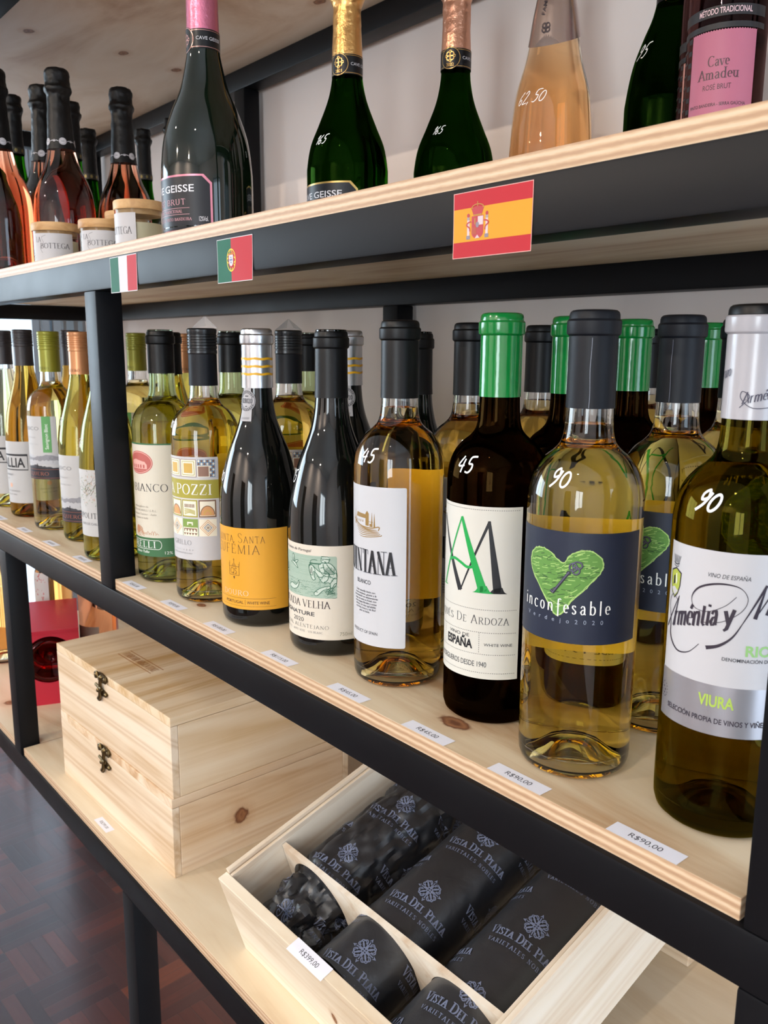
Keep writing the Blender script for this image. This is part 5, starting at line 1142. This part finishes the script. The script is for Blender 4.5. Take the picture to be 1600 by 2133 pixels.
# ------------------------------------------------------------------ candle jars
LIDW = wood('bamboo_lid', '#dcb98a', '#c99f6c', '#a97c4c', 'X', 1.2, .5); WAX = plastic('cream_wax', '#e8dfbc', .5, 0); JARG = glass('jar_glass', (.97, .98, .98), 1.15)
def candle(loc, r, h, label, rz):
    t = empty('candle_jar', loc, rz, label, 'candle', 'candles with wooden lids')
    lid = .0115; hb = h-lid
    g = Geo(); g.lathe([(0, .0002), (r-.003, .0002), (r-.0005, .002), (r, .006), (r, hb), (r-.0018, hb), (r-.0020, .006), (r-.004, .0035), (0, .003)], JARG, 56); g.obj('jar', t)
    g = Geo(); g.lathe([(0, .0042), (r-.0045, .0042), (r-.0026, .0068), (r-.0026, hb*.74), (r-.004, hb*.735), (0, hb*.73)], WAX, 48); g.obj('wax', t)
    g = Geo(); g.lathe([(r-.003, hb-.006), (r-.003, hb+.0002), (r+.0008, hb+.0002), (r+.0014, hb+.0012), (r+.0014, hb+lid-.0015), (r+.0006, hb+lid), (0, hb+lid)], LIDW, 56)
    g.lathe([(0, hb-.006), (r-.003, hb-.006)], LIDW, 56); g.obj('lid', t)
    L = Lab(); R_ = r*1000; wv = R_*1.82; L.rect(paper('#e6e4e8', .5), -wv/2, 4, wv/2, hb*1000*.92, 0)
    sx = wv/2; L.serif(K2, 'LA', -sx*.86, -sx*.56, hb*680, hb*140, 2, .12, .04, .05); L.serif(K2, 'BOTTEGA', -sx*.6, sx*.80, hb*505, hb*140, 2, .12, .04, .05)
    L.stroke(K2, spline([(-sx*.3, hb*860), (-sx*.52, hb*800), (-sx*.42, hb*640), (-sx*.62, hb*540), (-sx*.5, hb*380)], 5), .3, 2)
    L.build('jar_label', neck_mapping(r), t, lift=.0004)
    return t
candle((-.300, .0615, ZU), .0317, .0610, 'small candle jar with wooden lid and white label, leftmost of the jars', 1.05)
candle((-.203, .0920, ZU), .0315, .0580, 'small candle jar with wooden lid, second from the left', 1.0)
candle((-.252, .1500, ZU), .0310, .0800, 'tall candle jar with wooden lid, mostly hidden behind the other jars', .2)
candle((-.118, .1060, ZU), .0310, .0740, 'tall candle jar with wooden lid, beside the large dark sparkling bottle', .08)

# ------------------------------------------------------------------ paper flags and price tags
def flag(loc, w, h, art, label, curl):
    L = Lab(); art(L, w, h); sh_ = lambda u, v, off: (u/1000, -off-curl*math.sin(u/w*5+v*.06)-max(0, -v-h*.55)*curl*.05, v/1000)
    o = L.build('paper_flag', sh_, None, loc, step=2.5, vstep=4, lift=.0006, dz=.00006); return tag(o, label, 'flag')
RED, YEL, GRN, WHT = ink('#ad2830', .6, 0, .2), ink('#d0912a', .6, 0, .2), ink('#155a42', .6, 0, .2), ink('#cbc9cc', .6, 0, .2)
def it(L, w, h):
    L.rect(WHT, 0, -h, w, 0, 0); L.rect(GRN, .8, -h+.8, w*.34, -.8, 1); L.rect(RED, w*.66, -h+.8, w-.6, -.8, 1)
def pt(L, w, h):
    L.rect(WHT, 0, -h, w, 0, 0); L.rect(GRN, .6, -h+.6, w*.42, -.6, 1); L.rect(RED, w*.42, -h+.6, w-.5, -.6, 1)
    c = (w*.42, -h*.5); y = ink('#dfc23a', .6, 0, .2); b = ink('#24418c', .6, 0, .2)
    for rx, ry in ((7.2, 9.2), (7.2, 3.0), (2.6, 9.2)): L.ring(y, c[0], c[1], rx, ry, .9, 2)
    L.stroke(y, [(c[0]-6, c[1]+5), (c[0]+6, c[1]-5)], .8, 2)
    def sh(k): return [(c[0]-3.7*k, c[1]+4.6*k), (c[0]+3.7*k, c[1]+4.6*k), (c[0]+3.7*k, c[1]-1*k)]+ar(c[0], c[1]-1*k, 3.7*k, 4.4*k, 0, -180, 10)[1:]
    L.poly(RED, sh(1.25), 3); L.poly(WHT, sh(.95), 4)
    for dx, dy in ((0, 2.2), (-1.7, .2), (0, .2), (1.7, .2), (0, -2)): L.rect(b, c[0]+dx-.55, c[1]+dy-.7, c[0]+dx+.55, c[1]+dy+.7, 5)
    for k in range(4): L.rect(y, c[0]-4.3+k*2.6, c[1]+4.6, c[0]-3.3+k*2.6, c[1]+5.6, 5)
def es(L, w, h):
    L.rect(ink('#d9a8a0', .35), 0, -h, w, 0, 0); L.rect(RED, .5, -h+.4, w-.4, -.4, 1); L.rect(YEL, .5, -h*.755, w-.4, -h*.25, 2)
    c = (w*.33, -h*.5); rd = ink('#a83238', .4); g_ = ink('#9d8a88', .4); gd = ink('#a8742e', .4); pk = ink('#c9b3b6', .4); gr = ink('#7f7480', .4)
    sh = [(c[0]-5, c[1]+4.6), (c[0]+5, c[1]+4.6), (c[0]+5, c[1]-5)]+ar(c[0], c[1]-5, 5, 3.6, 0, -180, 10)[1:]
    L.poly(rd, sh, 3); L.rect(pk, c[0]+.3, c[1]-.8, c[0]+4.7, c[1]+4.2, 4); L.ell(gr, c[0], c[1]-.6, 1.4, 1.7, 5); L.poly(pk, [(c[0]-2, c[1]-8.4), (c[0], c[1]-6.4), (c[0]+2, c[1]-8.4)], 4)
    L.poly(gd, [(c[0]-2.6, c[1]-.2), (c[0]-2.6, c[1]+3.4), (c[0]-1.6, c[1]+3.4), (c[0]-1.6, c[1]-.2)], 4)
    for k in range(3): L.line(gd, c[0]-4+k*1.3, c[1]-2, c[0]-4+k*1.3, c[1]-6, .35, 4)
    L.poly(rd, [(c[0]-3.4, c[1]+5), (c[0]+3.4, c[1]+5), (c[0]+5.2, c[1]+9)]+ar(c[0], c[1]+8.4, 5.2, 1.8, 20, 160, 8)+[(c[0]-5.2, c[1]+9)], 3)
    L.stroke(gd, ar(c[0], c[1]+8.8, 5.4, 2.6, 0, 180, 12), .6, 4); L.line(gd, c[0], c[1]+10, c[0], c[1]+13, .6, 4); L.line(gd, c[0]-3.4, c[1]+5.2, c[0]+3.4, c[1]+5.2, .8, 4)
    for s_ in (-1, 1):
        u = c[0]+s_*7.8; L.rect(pk, u-1, c[1]-6.6, u+1, c[1]+4, 3); L.rect(gr, u-1.6, c[1]-8.6, u+1.6, c[1]-6.4, 4); L.ell(rd, u, c[1]+5.4, 1.2, 1.2, 4, 10); L.rect(g_, u-1.1, c[1]+2.6, u+1.1, c[1]+4.4, 4)
        L.stroke(rd, spline([(u-s_*2.4, c[1]+1.6), (u, c[1]+1.2), (u+s_*1.4, c[1]-.2), (u-s_*1, c[1]-2), (u-s_*1.4, c[1]-4)], 4), .9, 5)
flag((.0430, FY0, .3736), 68.5, 37.6, it, 'paper flag striped green, white and red, stuck on the steel rail', .00025)
flag((.2795, FY0, .3712), 59.5, 37.2, pt, 'paper flag of green and red with a small round crest, stuck on the rail', .00035)
flag((.5775, FY0, .3722), 64.0, 38.9, es, 'paper flag striped red, yellow and red with a crest, nearest of the flags', .0002)
def price_tag(x, z, t, w, label, y0=.0004, y1=.0128, rz=0, h=4.4):
    L = Lab(); d = (y1-y0)*1000; L.rect(ink('#e9e7ef', .6), 0, 0, w, d, 0); L.sans(K2, t, w/2, d/2-h/2, h, None, 'c', 1, -.004)
    o = L.build('price_tag', lambda u, v, off: (u/1000, v/1000, off), None, (x, y0, z), step=4, lift=.0002); o.rotation_euler.z = rz
    return tag(o, label, 'price tag', 'price tags on the board edges')
for x, t, w, who in ((.0165, 'R$45,00', 44, 'the cream label with red oval'), (.1190, 'R$90,00', 44, 'the tile label bottle'), (.2180, 'R$100,00', 46, 'the orange label bottle'), (.3285, 'R$115,00', 46, 'the horseman bottle'),
                     (.4320, 'R$45,00', 45, 'the gold farmhouse bottle'), (.5270, 'R$45,00', 46, 'the monogram bottle'), (.6150, 'R$90,00', 46, 'the front heart bottle'), (.7105, 'R$90,00', 46.5, 'the white capped bottle'),
                     (-.3850, 'R$50,00', 44, 'the olive capped bottle'), (-.2670, 'R$50,00', 44, 'the copper capped bottle'), (-.1480, 'R$56,00', 44, 'the leafy label bottle'), (-.5080, 'R$75,00', 44, 'the boxed lettering bottle')):
    price_tag(x, Z_MID, t, w, 'white printed price tag on the board edge below '+who)
price_tag(-.1420, Z_LOW, 'R$399,00', 44, 'white price tag on the lowest board in front of the closed wooden boxes', .0055, .0180)

# ------------------------------------------------------------------ wooden wine boxes
def pine(name, axis, seed, knots=(), light='#e6d4bd', mid='#dac3a6', dark='#b8946c', lines=.5): return wood(name, light, mid, dark, axis, .55, .6, knots, None, .5, .4, lines)
BRONZE = plastic('aged_bronze', '#6a5a3c', .34, .3, 500, .9); BURN = ink('#a8703c', .7)
def latch(g):
    """ornate hook latch, drawn in x (along the box) and z, standing off the face towards -y"""
    def plate(pts, y, th):
        n = len(pts); g.add([(x, -y, z) for x, z in pts]+[(x, -y-th, z) for x, z in pts], [list(range(n)), list(range(2*n-1, n-1, -1))]+[[i, (i+1) % n, n+(i+1) % n, n+i] for i in range(n)], BRONZE)
    plate([(a/1000, b/1000) for a, b in spline([(-15, 9), (-8, 5.5), (0, 3.6), (8, 5.4), (15, 9), (10, 12.5), (0, 14), (-10, 12.5)], 4, True)], .0002, .0012)
    plate([(a/1000, b/1000) for a, b in spline([(-13, -5), (0, -2.6), (13, -5), (9, -8.6), (0, -10), (-9, -8.6)], 4, True)], .0002, .0012)
    g.tube([(x, -.0035, z) for x, z in spline([(.002, .010), (.0005, .003), (-.001, -.004), (-.002, -.010), (-.006, -.013)], 4)], .0021, BRONZE)
    for x, z, r in ((-.011, .0095, .0030), (.0105, .0090, .0030), (0, .0085, .0036), (-.0065, -.0135, .0032), (.010, -.0062, .0024), (-.010, -.0062, .0024), (0, -.003, .003)):
        g.lathe([(0, r*.8), (r*.7, r*.6), (r, 0), (r*.9, -r*.2)], BRONZE, 16, None, None, Matrix.Translation((x, -.002, z)) @ Matrix.Rotation(math.pi/2, 4, 'X'))
    for s_ in (-1, 1): g.tube([(x, -.0026, z) for x, z in [(s_*a, b) for a, b in spline([(.004, .006), (.008, .0125), (.013, .0115), (.0125, .007), (.009, .0078)], 4)]], .0013, BRONZE, 6)
    g.tube([(x, -.0045, z) for x, z in [(-.009, .0012), (.004, -.001)]], .0016, BRONZE, 6)
def closed_box(loc, rz, w, d, h, label, mats, brand=False):
    t = empty('wooden_wine_box', loc, rz, label, 'wooden box', 'closed wooden wine boxes')
    A, B = mats; e = .010; lid = .012; hb = h-lid-.0005
    g = Geo(); g.box((0, 0, 0), (w, e, hb), A, .0008); g.obj('front_panel', t, smooth=False)
    g = Geo(); g.box((0, d-e, 0), (w, d, hb), A, .0008); g.obj('rear_panel', t, smooth=False)
    for x in (0, w-e): 
        g = Geo(); g.box((x, e+.0003, 0), (x+e, d-e-.0003, hb), B, .0008); g.obj('side_panel', t, smooth=False)
    g = Geo(); g.box((e, e, .002), (w-e, d-e, .008), B); g.obj('bottom_panel', t, smooth=False)
    g = Geo(); g.box((0, 0, h-lid), (w, d, h), B, .0010); l = g.obj('lid', t, smooth=False)
    if brand:
        L = Lab(); L.line(BURN, 0, -4.2, 104, -4.2, 1.4, 0); L.line(BURN, 0, 15.4, 104, 15.4, 1.4, 0); L.serif(BURN, 'TERROIR ARGENTINE', 4, 100, 0, 11, 1, .2, .07, .18)
        L.build('burned_brand', lambda u, v, off: (u/1000, v/1000, off), l, (w-.255, .055, h), step=6, lift=.0003)
    g = Geo(); latch(g); lo = g.obj('latch', l, (w*.46, 0, h-lid-.007), angle=50); lo.scale = (1.3, 1.2, 1.45); tag(lo, 'aged bronze latch')
    return t
pA = pine('pine_front', 'X', 1); pB = pine('pine_side', 'Y', 2, ((.3595, .100, .050, .012, .012),), '#e6d3bb', '#dabd9a', '#b98c5e', .3)
pC = pine('pine_lid', 'Y', 3, (), '#e6d2b6', '#dabf9b', '#bd955f', .42)
closed_box((-.3035, .0225, Z_LOW), math.radians(1.5), .3625, .285, .1085, 'lower closed pine wine box with bronze latch, carrying a second one', (pA, pB))
closed_box((-.3050, .0235, Z_LOW+.1087), math.radians(1.8), .3630, .285, .1085, 'upper closed pine wine box with burned lettering on its lid', (pA, pC), True)

# open box propped up at the back, its three bottles wrapped in printed black paper
TILT = .3024
prop = Geo(); prop.box((0, 0, 0), (.358, .0845, .1095), pine('pine_prop', 'X', 7), .0012)
prop.box((.004, -.0008, .090), (.354, 0, .0915), ink('#8f7350', .7))
o = prop.obj('wooden_prop_box', None, (.205, .393, Z_LOW), smooth=False); tag(o, 'closed pine box lying at the back under the raised open box', 'wooden box')
bx = empty('open_wine_box', (.2276, .0346, Z_LOW), 0, 'open pine wine box tilted forward, holding three paper wrapped bottles', 'wooden box'); bx.rotation_euler = (TILT, 0, .0017)
BW, BD, BH, BT = .3563, .385, .1108, .0115
pF = pine('pine_open_box', 'X', 4, ((.185, 0, .045, .004, .007),), '#ecdfca', '#e2d1b8', '#c9ae8c', .25); pS = pine('pine_open_side', 'Y', 5, (), '#ece1d2', '#e4d6c2', '#c9ab8c', .3)
g = Geo(); g.box((0, 0, 0), (BW, BT, BH-.004), pF, .0008); g.obj('front_panel', bx, smooth=False)
g = Geo(); g.box((0, BD-BT, 0), (BW, BD, BH), pF, .0008); g.obj('rear_panel', bx, smooth=False)
for x, s_ in ((0, 1), (BW, -1)):
    g = Geo(); xa, xb = sorted((x, x+s_*BT)); xc, xd = sorted((x, x+s_*.0055))
    g.box((xa, BT+.0002, 0), (xb, BD-BT-.0002, BH-.010), pS, .0006); g.box((xc, BT+.0002, BH-.0101), (xd, BD-BT-.0002, BH), pS, .0006); g.box((x+s_*.0075 if s_ > 0 else xa, BT+.0002, BH-.0101), (xb if s_ > 0 else x-.0075, BD-BT-.0002, BH-.0035), pS, .0005)
    g.obj('side_panel', bx, smooth=False)
g = Geo(); g.box((BT, BT, .001), (BW-BT, BD-BT, .007), pS); g.obj('bottom_panel', bx, smooth=False)
DIV_Y = .076; PX = [.066, .178, .290]; PRAD = .0445
def divider():
    """thin plywood divider with three arches cut for the bottles and a low scalloped top"""
    g = Geo(); top = []; bot = []; n = 120; x0, x1 = BT+.0008, BW-BT-.0008
    for i in range(n+1):
        x = x0+(x1-x0)*i/n; zt = BH-.014; zb = .0075
        for p in PX:
            q = abs(x-p)
            if q < PRAD+.0025: zb = max(zb, .0075+PRAD*.93+math.sqrt((PRAD+.0025)**2-q*q))
        zt = BH-.0115
        top.append((x, zt)); bot.append((x, min(zb, zt-.003)))
    V = []; 
    for (x, z), (x2, z2) in zip(top, bot): V += [(x, 0, z), (x2, 0, z2), (x, .0055, z), (x2, .0055, z2)]
    F = []
    for i in range(n):
        a, b = 4*i, 4*i+4; F += [[a, a+1, b+1, b], [a+2, b+2, b+3, a+3], [a, b, b+2, a+2], [a+1, a+3, b+3, b+1]]
    g.add(V, F, pS); return g.obj('divider', bx, (0, DIV_Y, 0), smooth=False)
divider()
def tag_on_box():
    L = Lab(); L.rect(ink('#e9e7ef', .6), 0, 0, 56, 15.5, 0); L.sans(K2, 'R$399,00', 28, 5.4, 4.9, None, 'c', 1, -.004)
    o = L.build('price_tag', lambda u, v, off: (u/1000, (v-4)/1000, off-max(0, 4-v)*.00012), None, (0, 0, 0), step=6, vstep=4, lift=.0003)
    o.matrix_world = bx.matrix_basis @ Matrix.Translation((.138, 0, BH-.0039)); return tag(o, 'white price tag lying on the front edge of the open wine box', 'price tag')
tag_on_box()
WRAP = NT('black_wrapping_paper'); f_ = WRAP.noise(WRAP.coords(), 60, 5, .6, .6); WRAP.principled(hexc('#1a1c22'), .42, 0, WRAP.bump(f_, .25, .002), Specular_IOR_Level=1.0); WRAP = WRAP.m
PRINT = ink('#6f778f', .4)
def wrapped(px, y0, y1, r, label, seed, crumple_front=False, messy=.4, front_r=None, shift=24):
    t = empty('wrapped_bottle', (0, 0, 0), 0, label, 'wrapped bottle', 'paper wrapped bottles in the open box')
    t.matrix_world = bx.matrix_basis @ Matrix.Translation((px, 0, .0075+r))
    L_ = y1-y0; rr = random.Random(seed); fr_ = front_r or r
    def rad(y, a):
        k = (y-y0)/L_; base = r if y > DIV_Y+.012 else fr_
        if DIV_Y-.004 < y <= DIV_Y+.012: base = fr_+(r-fr_)*(y-DIV_Y+.004)/.016
        q = Vector((math.cos(a)*2.1+seed*3, math.sin(a)*2.1, y*26)) if not (crumple_front and y < DIV_Y) else Vector((math.cos(a)*1.5+seed*3, math.sin(a)*1.5, y*30)); d = (abs(noise.noise(q))-.28)*.0085*messy+noise.noise(q*2.6)*.0032*messy
        if crumple_front and y < DIV_Y: d += (abs(noise.noise(q*1.15))-.40)*.020+(abs(noise.noise(q*2.4+Vector((5, 1, 2))))-.3)*.008-max(0, .040-y)*.35
        if k > .955: base *= math.sqrt(max(.02, 1-((k-.955)/.05)**2))
        return max(base+min(d, .0016), .004)
    def P(y, a, off=0): R_ = rad(y, a)+off; return ((R_)*math.sin(a), y, (R_)*math.cos(a))
    g = Geo(); NA, NY = 96, 120; V = []; F = []
    for j in range(NY+1):
        y = y0+L_*j/NY
        for i in range(NA): V.append(P(y, 2*math.pi*i/NA))
    for j in range(NY):
        for i in range(NA): a, b = j*NA+i, j*NA+(i+1) % NA; F.append([a, a+NA, b+NA, b])
    ca = len(V); V.append((0, y1, 0)); F += [[NY*NA+i, ca, NY*NA+(i+1) % NA] for i in range(NA)]
    cb = len(V); dish = .012 if not crumple_front else -.016; 
    for i in range(NA): a = 2*math.pi*i/NA; p = P(y0, a); V.append((p[0]*.8, y0+dish*.8+(rr.uniform(-.006, .006) if crumple_front else 0), p[2]*.8))
    V.append((0, y0+dish, 0)); F += [[i, (i+1) % NA, cb+(i+1) % NA, cb+i] for i in range(NA)]+[[cb+i, cb+(i+1) % NA, cb+NA] for i in range(NA)]
    g.add(V, F, WRAP); g.obj('paper_wrap', t, angle=70 if messy < .9 else 24)
    A = Lab(); ro_ = math.radians(9)
    def motif(u, v):
        rt_ = lambda x, y: (u+x*math.cos(ro_)-y*math.sin(ro_), v+x*math.sin(ro_)+y*math.cos(ro_))
        p = rt_(-36, 0); A.serif(PRINT, 'VISTA DEL PLATA', p[0], p[0]+72, p[1], 8.8, 1, .22, .08, .10, 0, .80, True, 9)
        p = rt_(-33, -9.4); A.serif(PRINT, 'VARIETALES NOBLES', p[0], p[0]+66, p[1], 4.0, 1, .18, .08, .32, 0, None, True, 9)
        for k in range(4):
            a = k*math.pi/2+ro_; ca_, sa_ = math.cos(a), math.sin(a); c = rt_(0, 24); tr = lambda x, y: (c[0]+x*ca_-y*sa_, c[1]+x*sa_+y*ca_)
            A.stroke(PRINT, [tr(0, 0), tr(0, 10)], 1.0, 1); A.poly(PRINT, [tr(-1.9, 10), tr(0, 14), tr(1.9, 10), tr(0, 11.2)], 1)
            for s_ in (-1, 1):
                A.stroke(PRINT, spline([tr(s_*x, y) for x, y in ((0, 2), (4, 3.4), (6.4, 7), (4.2, 9.8), (1.8, 8), (3, 6))], 4), 1.0, 1)
                A.stroke(PRINT, spline([tr(s_*x, y) for x, y in ((2, 1.2), (5.6, 1), (8.6, 5.2), (7.6, 8.6))], 4), .85, 1)
    for k, u in enumerate((-122, -52, 18, 88)):
        for row in range(-1, 5): motif(u, shift+row*88+(k % 2)*46)
    keep = []
    for m, v_, f_l, l in A.it:
        us = [p[1] for p in v_]
        if y0*1000+1 < min(us) and max(us) < y1*1000-16: keep.append((m, v_, f_l, l))
    A.it = keep
    A.build('printed_pattern', lambda u, v, off: P(v/1000, u/1000/r, off), t, step=2.5, vstep=3, lift=.0005, dz=.0001)
    return t
wrapped(PX[0], .020, BD-.016, PRAD, 'loosely wrapped bottle with a crumpled paper end, leftmost in the open box', 4, True, 1.0, .040, 6)
wrapped(PX[1], .017, BD-.016, PRAD, 'smoothly wrapped bottle lying in the middle of the open box', 9, False, .16, None, 24)
wrapped(PX[2], .016, BD-.016, PRAD, 'smoothly wrapped bottle lying at the right side of the open box', 13, False, .10, None, 56)

# ------------------------------------------------------------------ lower left: rosé wines and a red gift box
G_LOW = 'rosé wines on the lowest board'
ro = bottle('rose_wine_bottle', 'clear bottle of pink rosé behind the closed wooden boxes', 'rosé wine bottle', (-.6580, .2260, Z_LOW), BORD, CLEAR, W_PINK, .23, G_LOW)
capsule(BORD, .24, .30, ROSEF, ro); L = Lab(); L.rect(paper('#e0dcd6', .5), -45, 40, 45, 120, 0); L.sans(GY, 'ROSÉ', 0, 90, 9, 30, 'c'); L.build('front_label', BORD.wrap(), ro)
orb = bottle('rose_wine_bottle', 'bright orange rosé bottle standing behind the red gift box', 'rosé wine bottle', (-.838, .2005, Z_LOW), BORDW, CLEAR, W_ORNG, .235, G_LOW)
capsule(BORDW, .24, .30, COPPERP, orb); L = Lab(); L.rect(paper('#e3e0e2', .5), -22, 124, 38, 196, 0); r_ = random.Random(2)
for k in range(26): u = r_.gauss(16, 6); v = r_.choice((180, 148))+r_.gauss(0, 6); L.poly(RED, [(u, v), (u+r_.uniform(1, 4), v+1), (u+1, v+r_.uniform(2, 6))], 1)
L.build('front_label', BORDW.wrap(), orb, step=2.5, vstep=3)
lf = bottle('rose_wine_bottle', 'orange rosé bottle cut off by the left edge of the lowest board', 'rosé wine bottle', (-.894, .106, Z_LOW), CHILE, CLEAR, W_ORNG, .24, G_LOW)
capsule(CHILE, .2397, .2993, ROSEF, lf)
GA = -.34; gb = empty('red_gift_box', (-.603, .0545, Z_LOW), GA, 'red cardboard gift box open at the end, lying on the lowest board', 'gift box')
RC = plastic('red_card', '#c3203a', .5, .1, 200); bw, bh, bl_ = .104, .146, .205; cy_, cz_, cr = .0500, .0885, .0455
g = Geo(); V = []; F = []; n = 48                                     # end face with a round hole
for i in range(n):
    a = 2*math.pi*i/n; c, s_ = math.cos(a), math.sin(a); k = min(((bw-cy_) if c > 0 else cy_)/abs(c) if abs(c) > 1e-6 else 9, ((bh-cz_) if s_ > 0 else cz_)/abs(s_) if abs(s_) > 1e-6 else 9)
    V += [(0, cy_+cr*c, cz_+cr*s_), (0, cy_+k*c, cz_+k*s_), (-.004, cy_+cr*c, cz_+cr*s_)]
for i in range(n): a, b = 3*i, 3*((i+1) % n); F += [[a, a+1, b+1, b], [a, b, b+2, a+2]]
for y, z in ((0, 0), (bw, 0), (bw, bh), (0, bh)): V.append((0, y, z))
g.add(V, F, RC)
g.add([(0, y, z) for y, z in ((0, 0), (bw, 0), (bw, bh), (0, bh))]+[(-bl_, y, z) for y, z in ((0, 0), (bw, 0), (bw, bh), (0, bh))], [[0, 4, 5, 1], [1, 5, 6, 2], [2, 6, 7, 3], [3, 7, 4, 0], [4, 7, 6, 5]], RC)
g.obj('card_box', gb, smooth=False)
g = Geo(); g.box((.0001, .0, .1385), (.0012, bw, .1395), RC); g.box((.0001, 0, .1435), (.0016, bw, bh), RC); g.obj('fold_ridge', gb, smooth=False)
lb = empty('lying_wine_bottle', gb.matrix_basis @ Vector((.006, cy_, cz_)), 0, 'dark rosé bottle lying in the red gift box, its base facing out', 'wine bottle')
lb.rotation_euler = (Matrix.Rotation(GA, 3, 'Z') @ Matrix.Rotation(-math.pi/2, 3, 'Y')).to_euler()
HALF = Shape(.0435, [(.0435, .09), (.043, .105), (.037, .130), (.024, .155), (.0165, .175), (.0155, .190)], .1905, .024)
glass_part(HALF, glass('plum_red_glass', (.85, .36, .36)), lb, None)
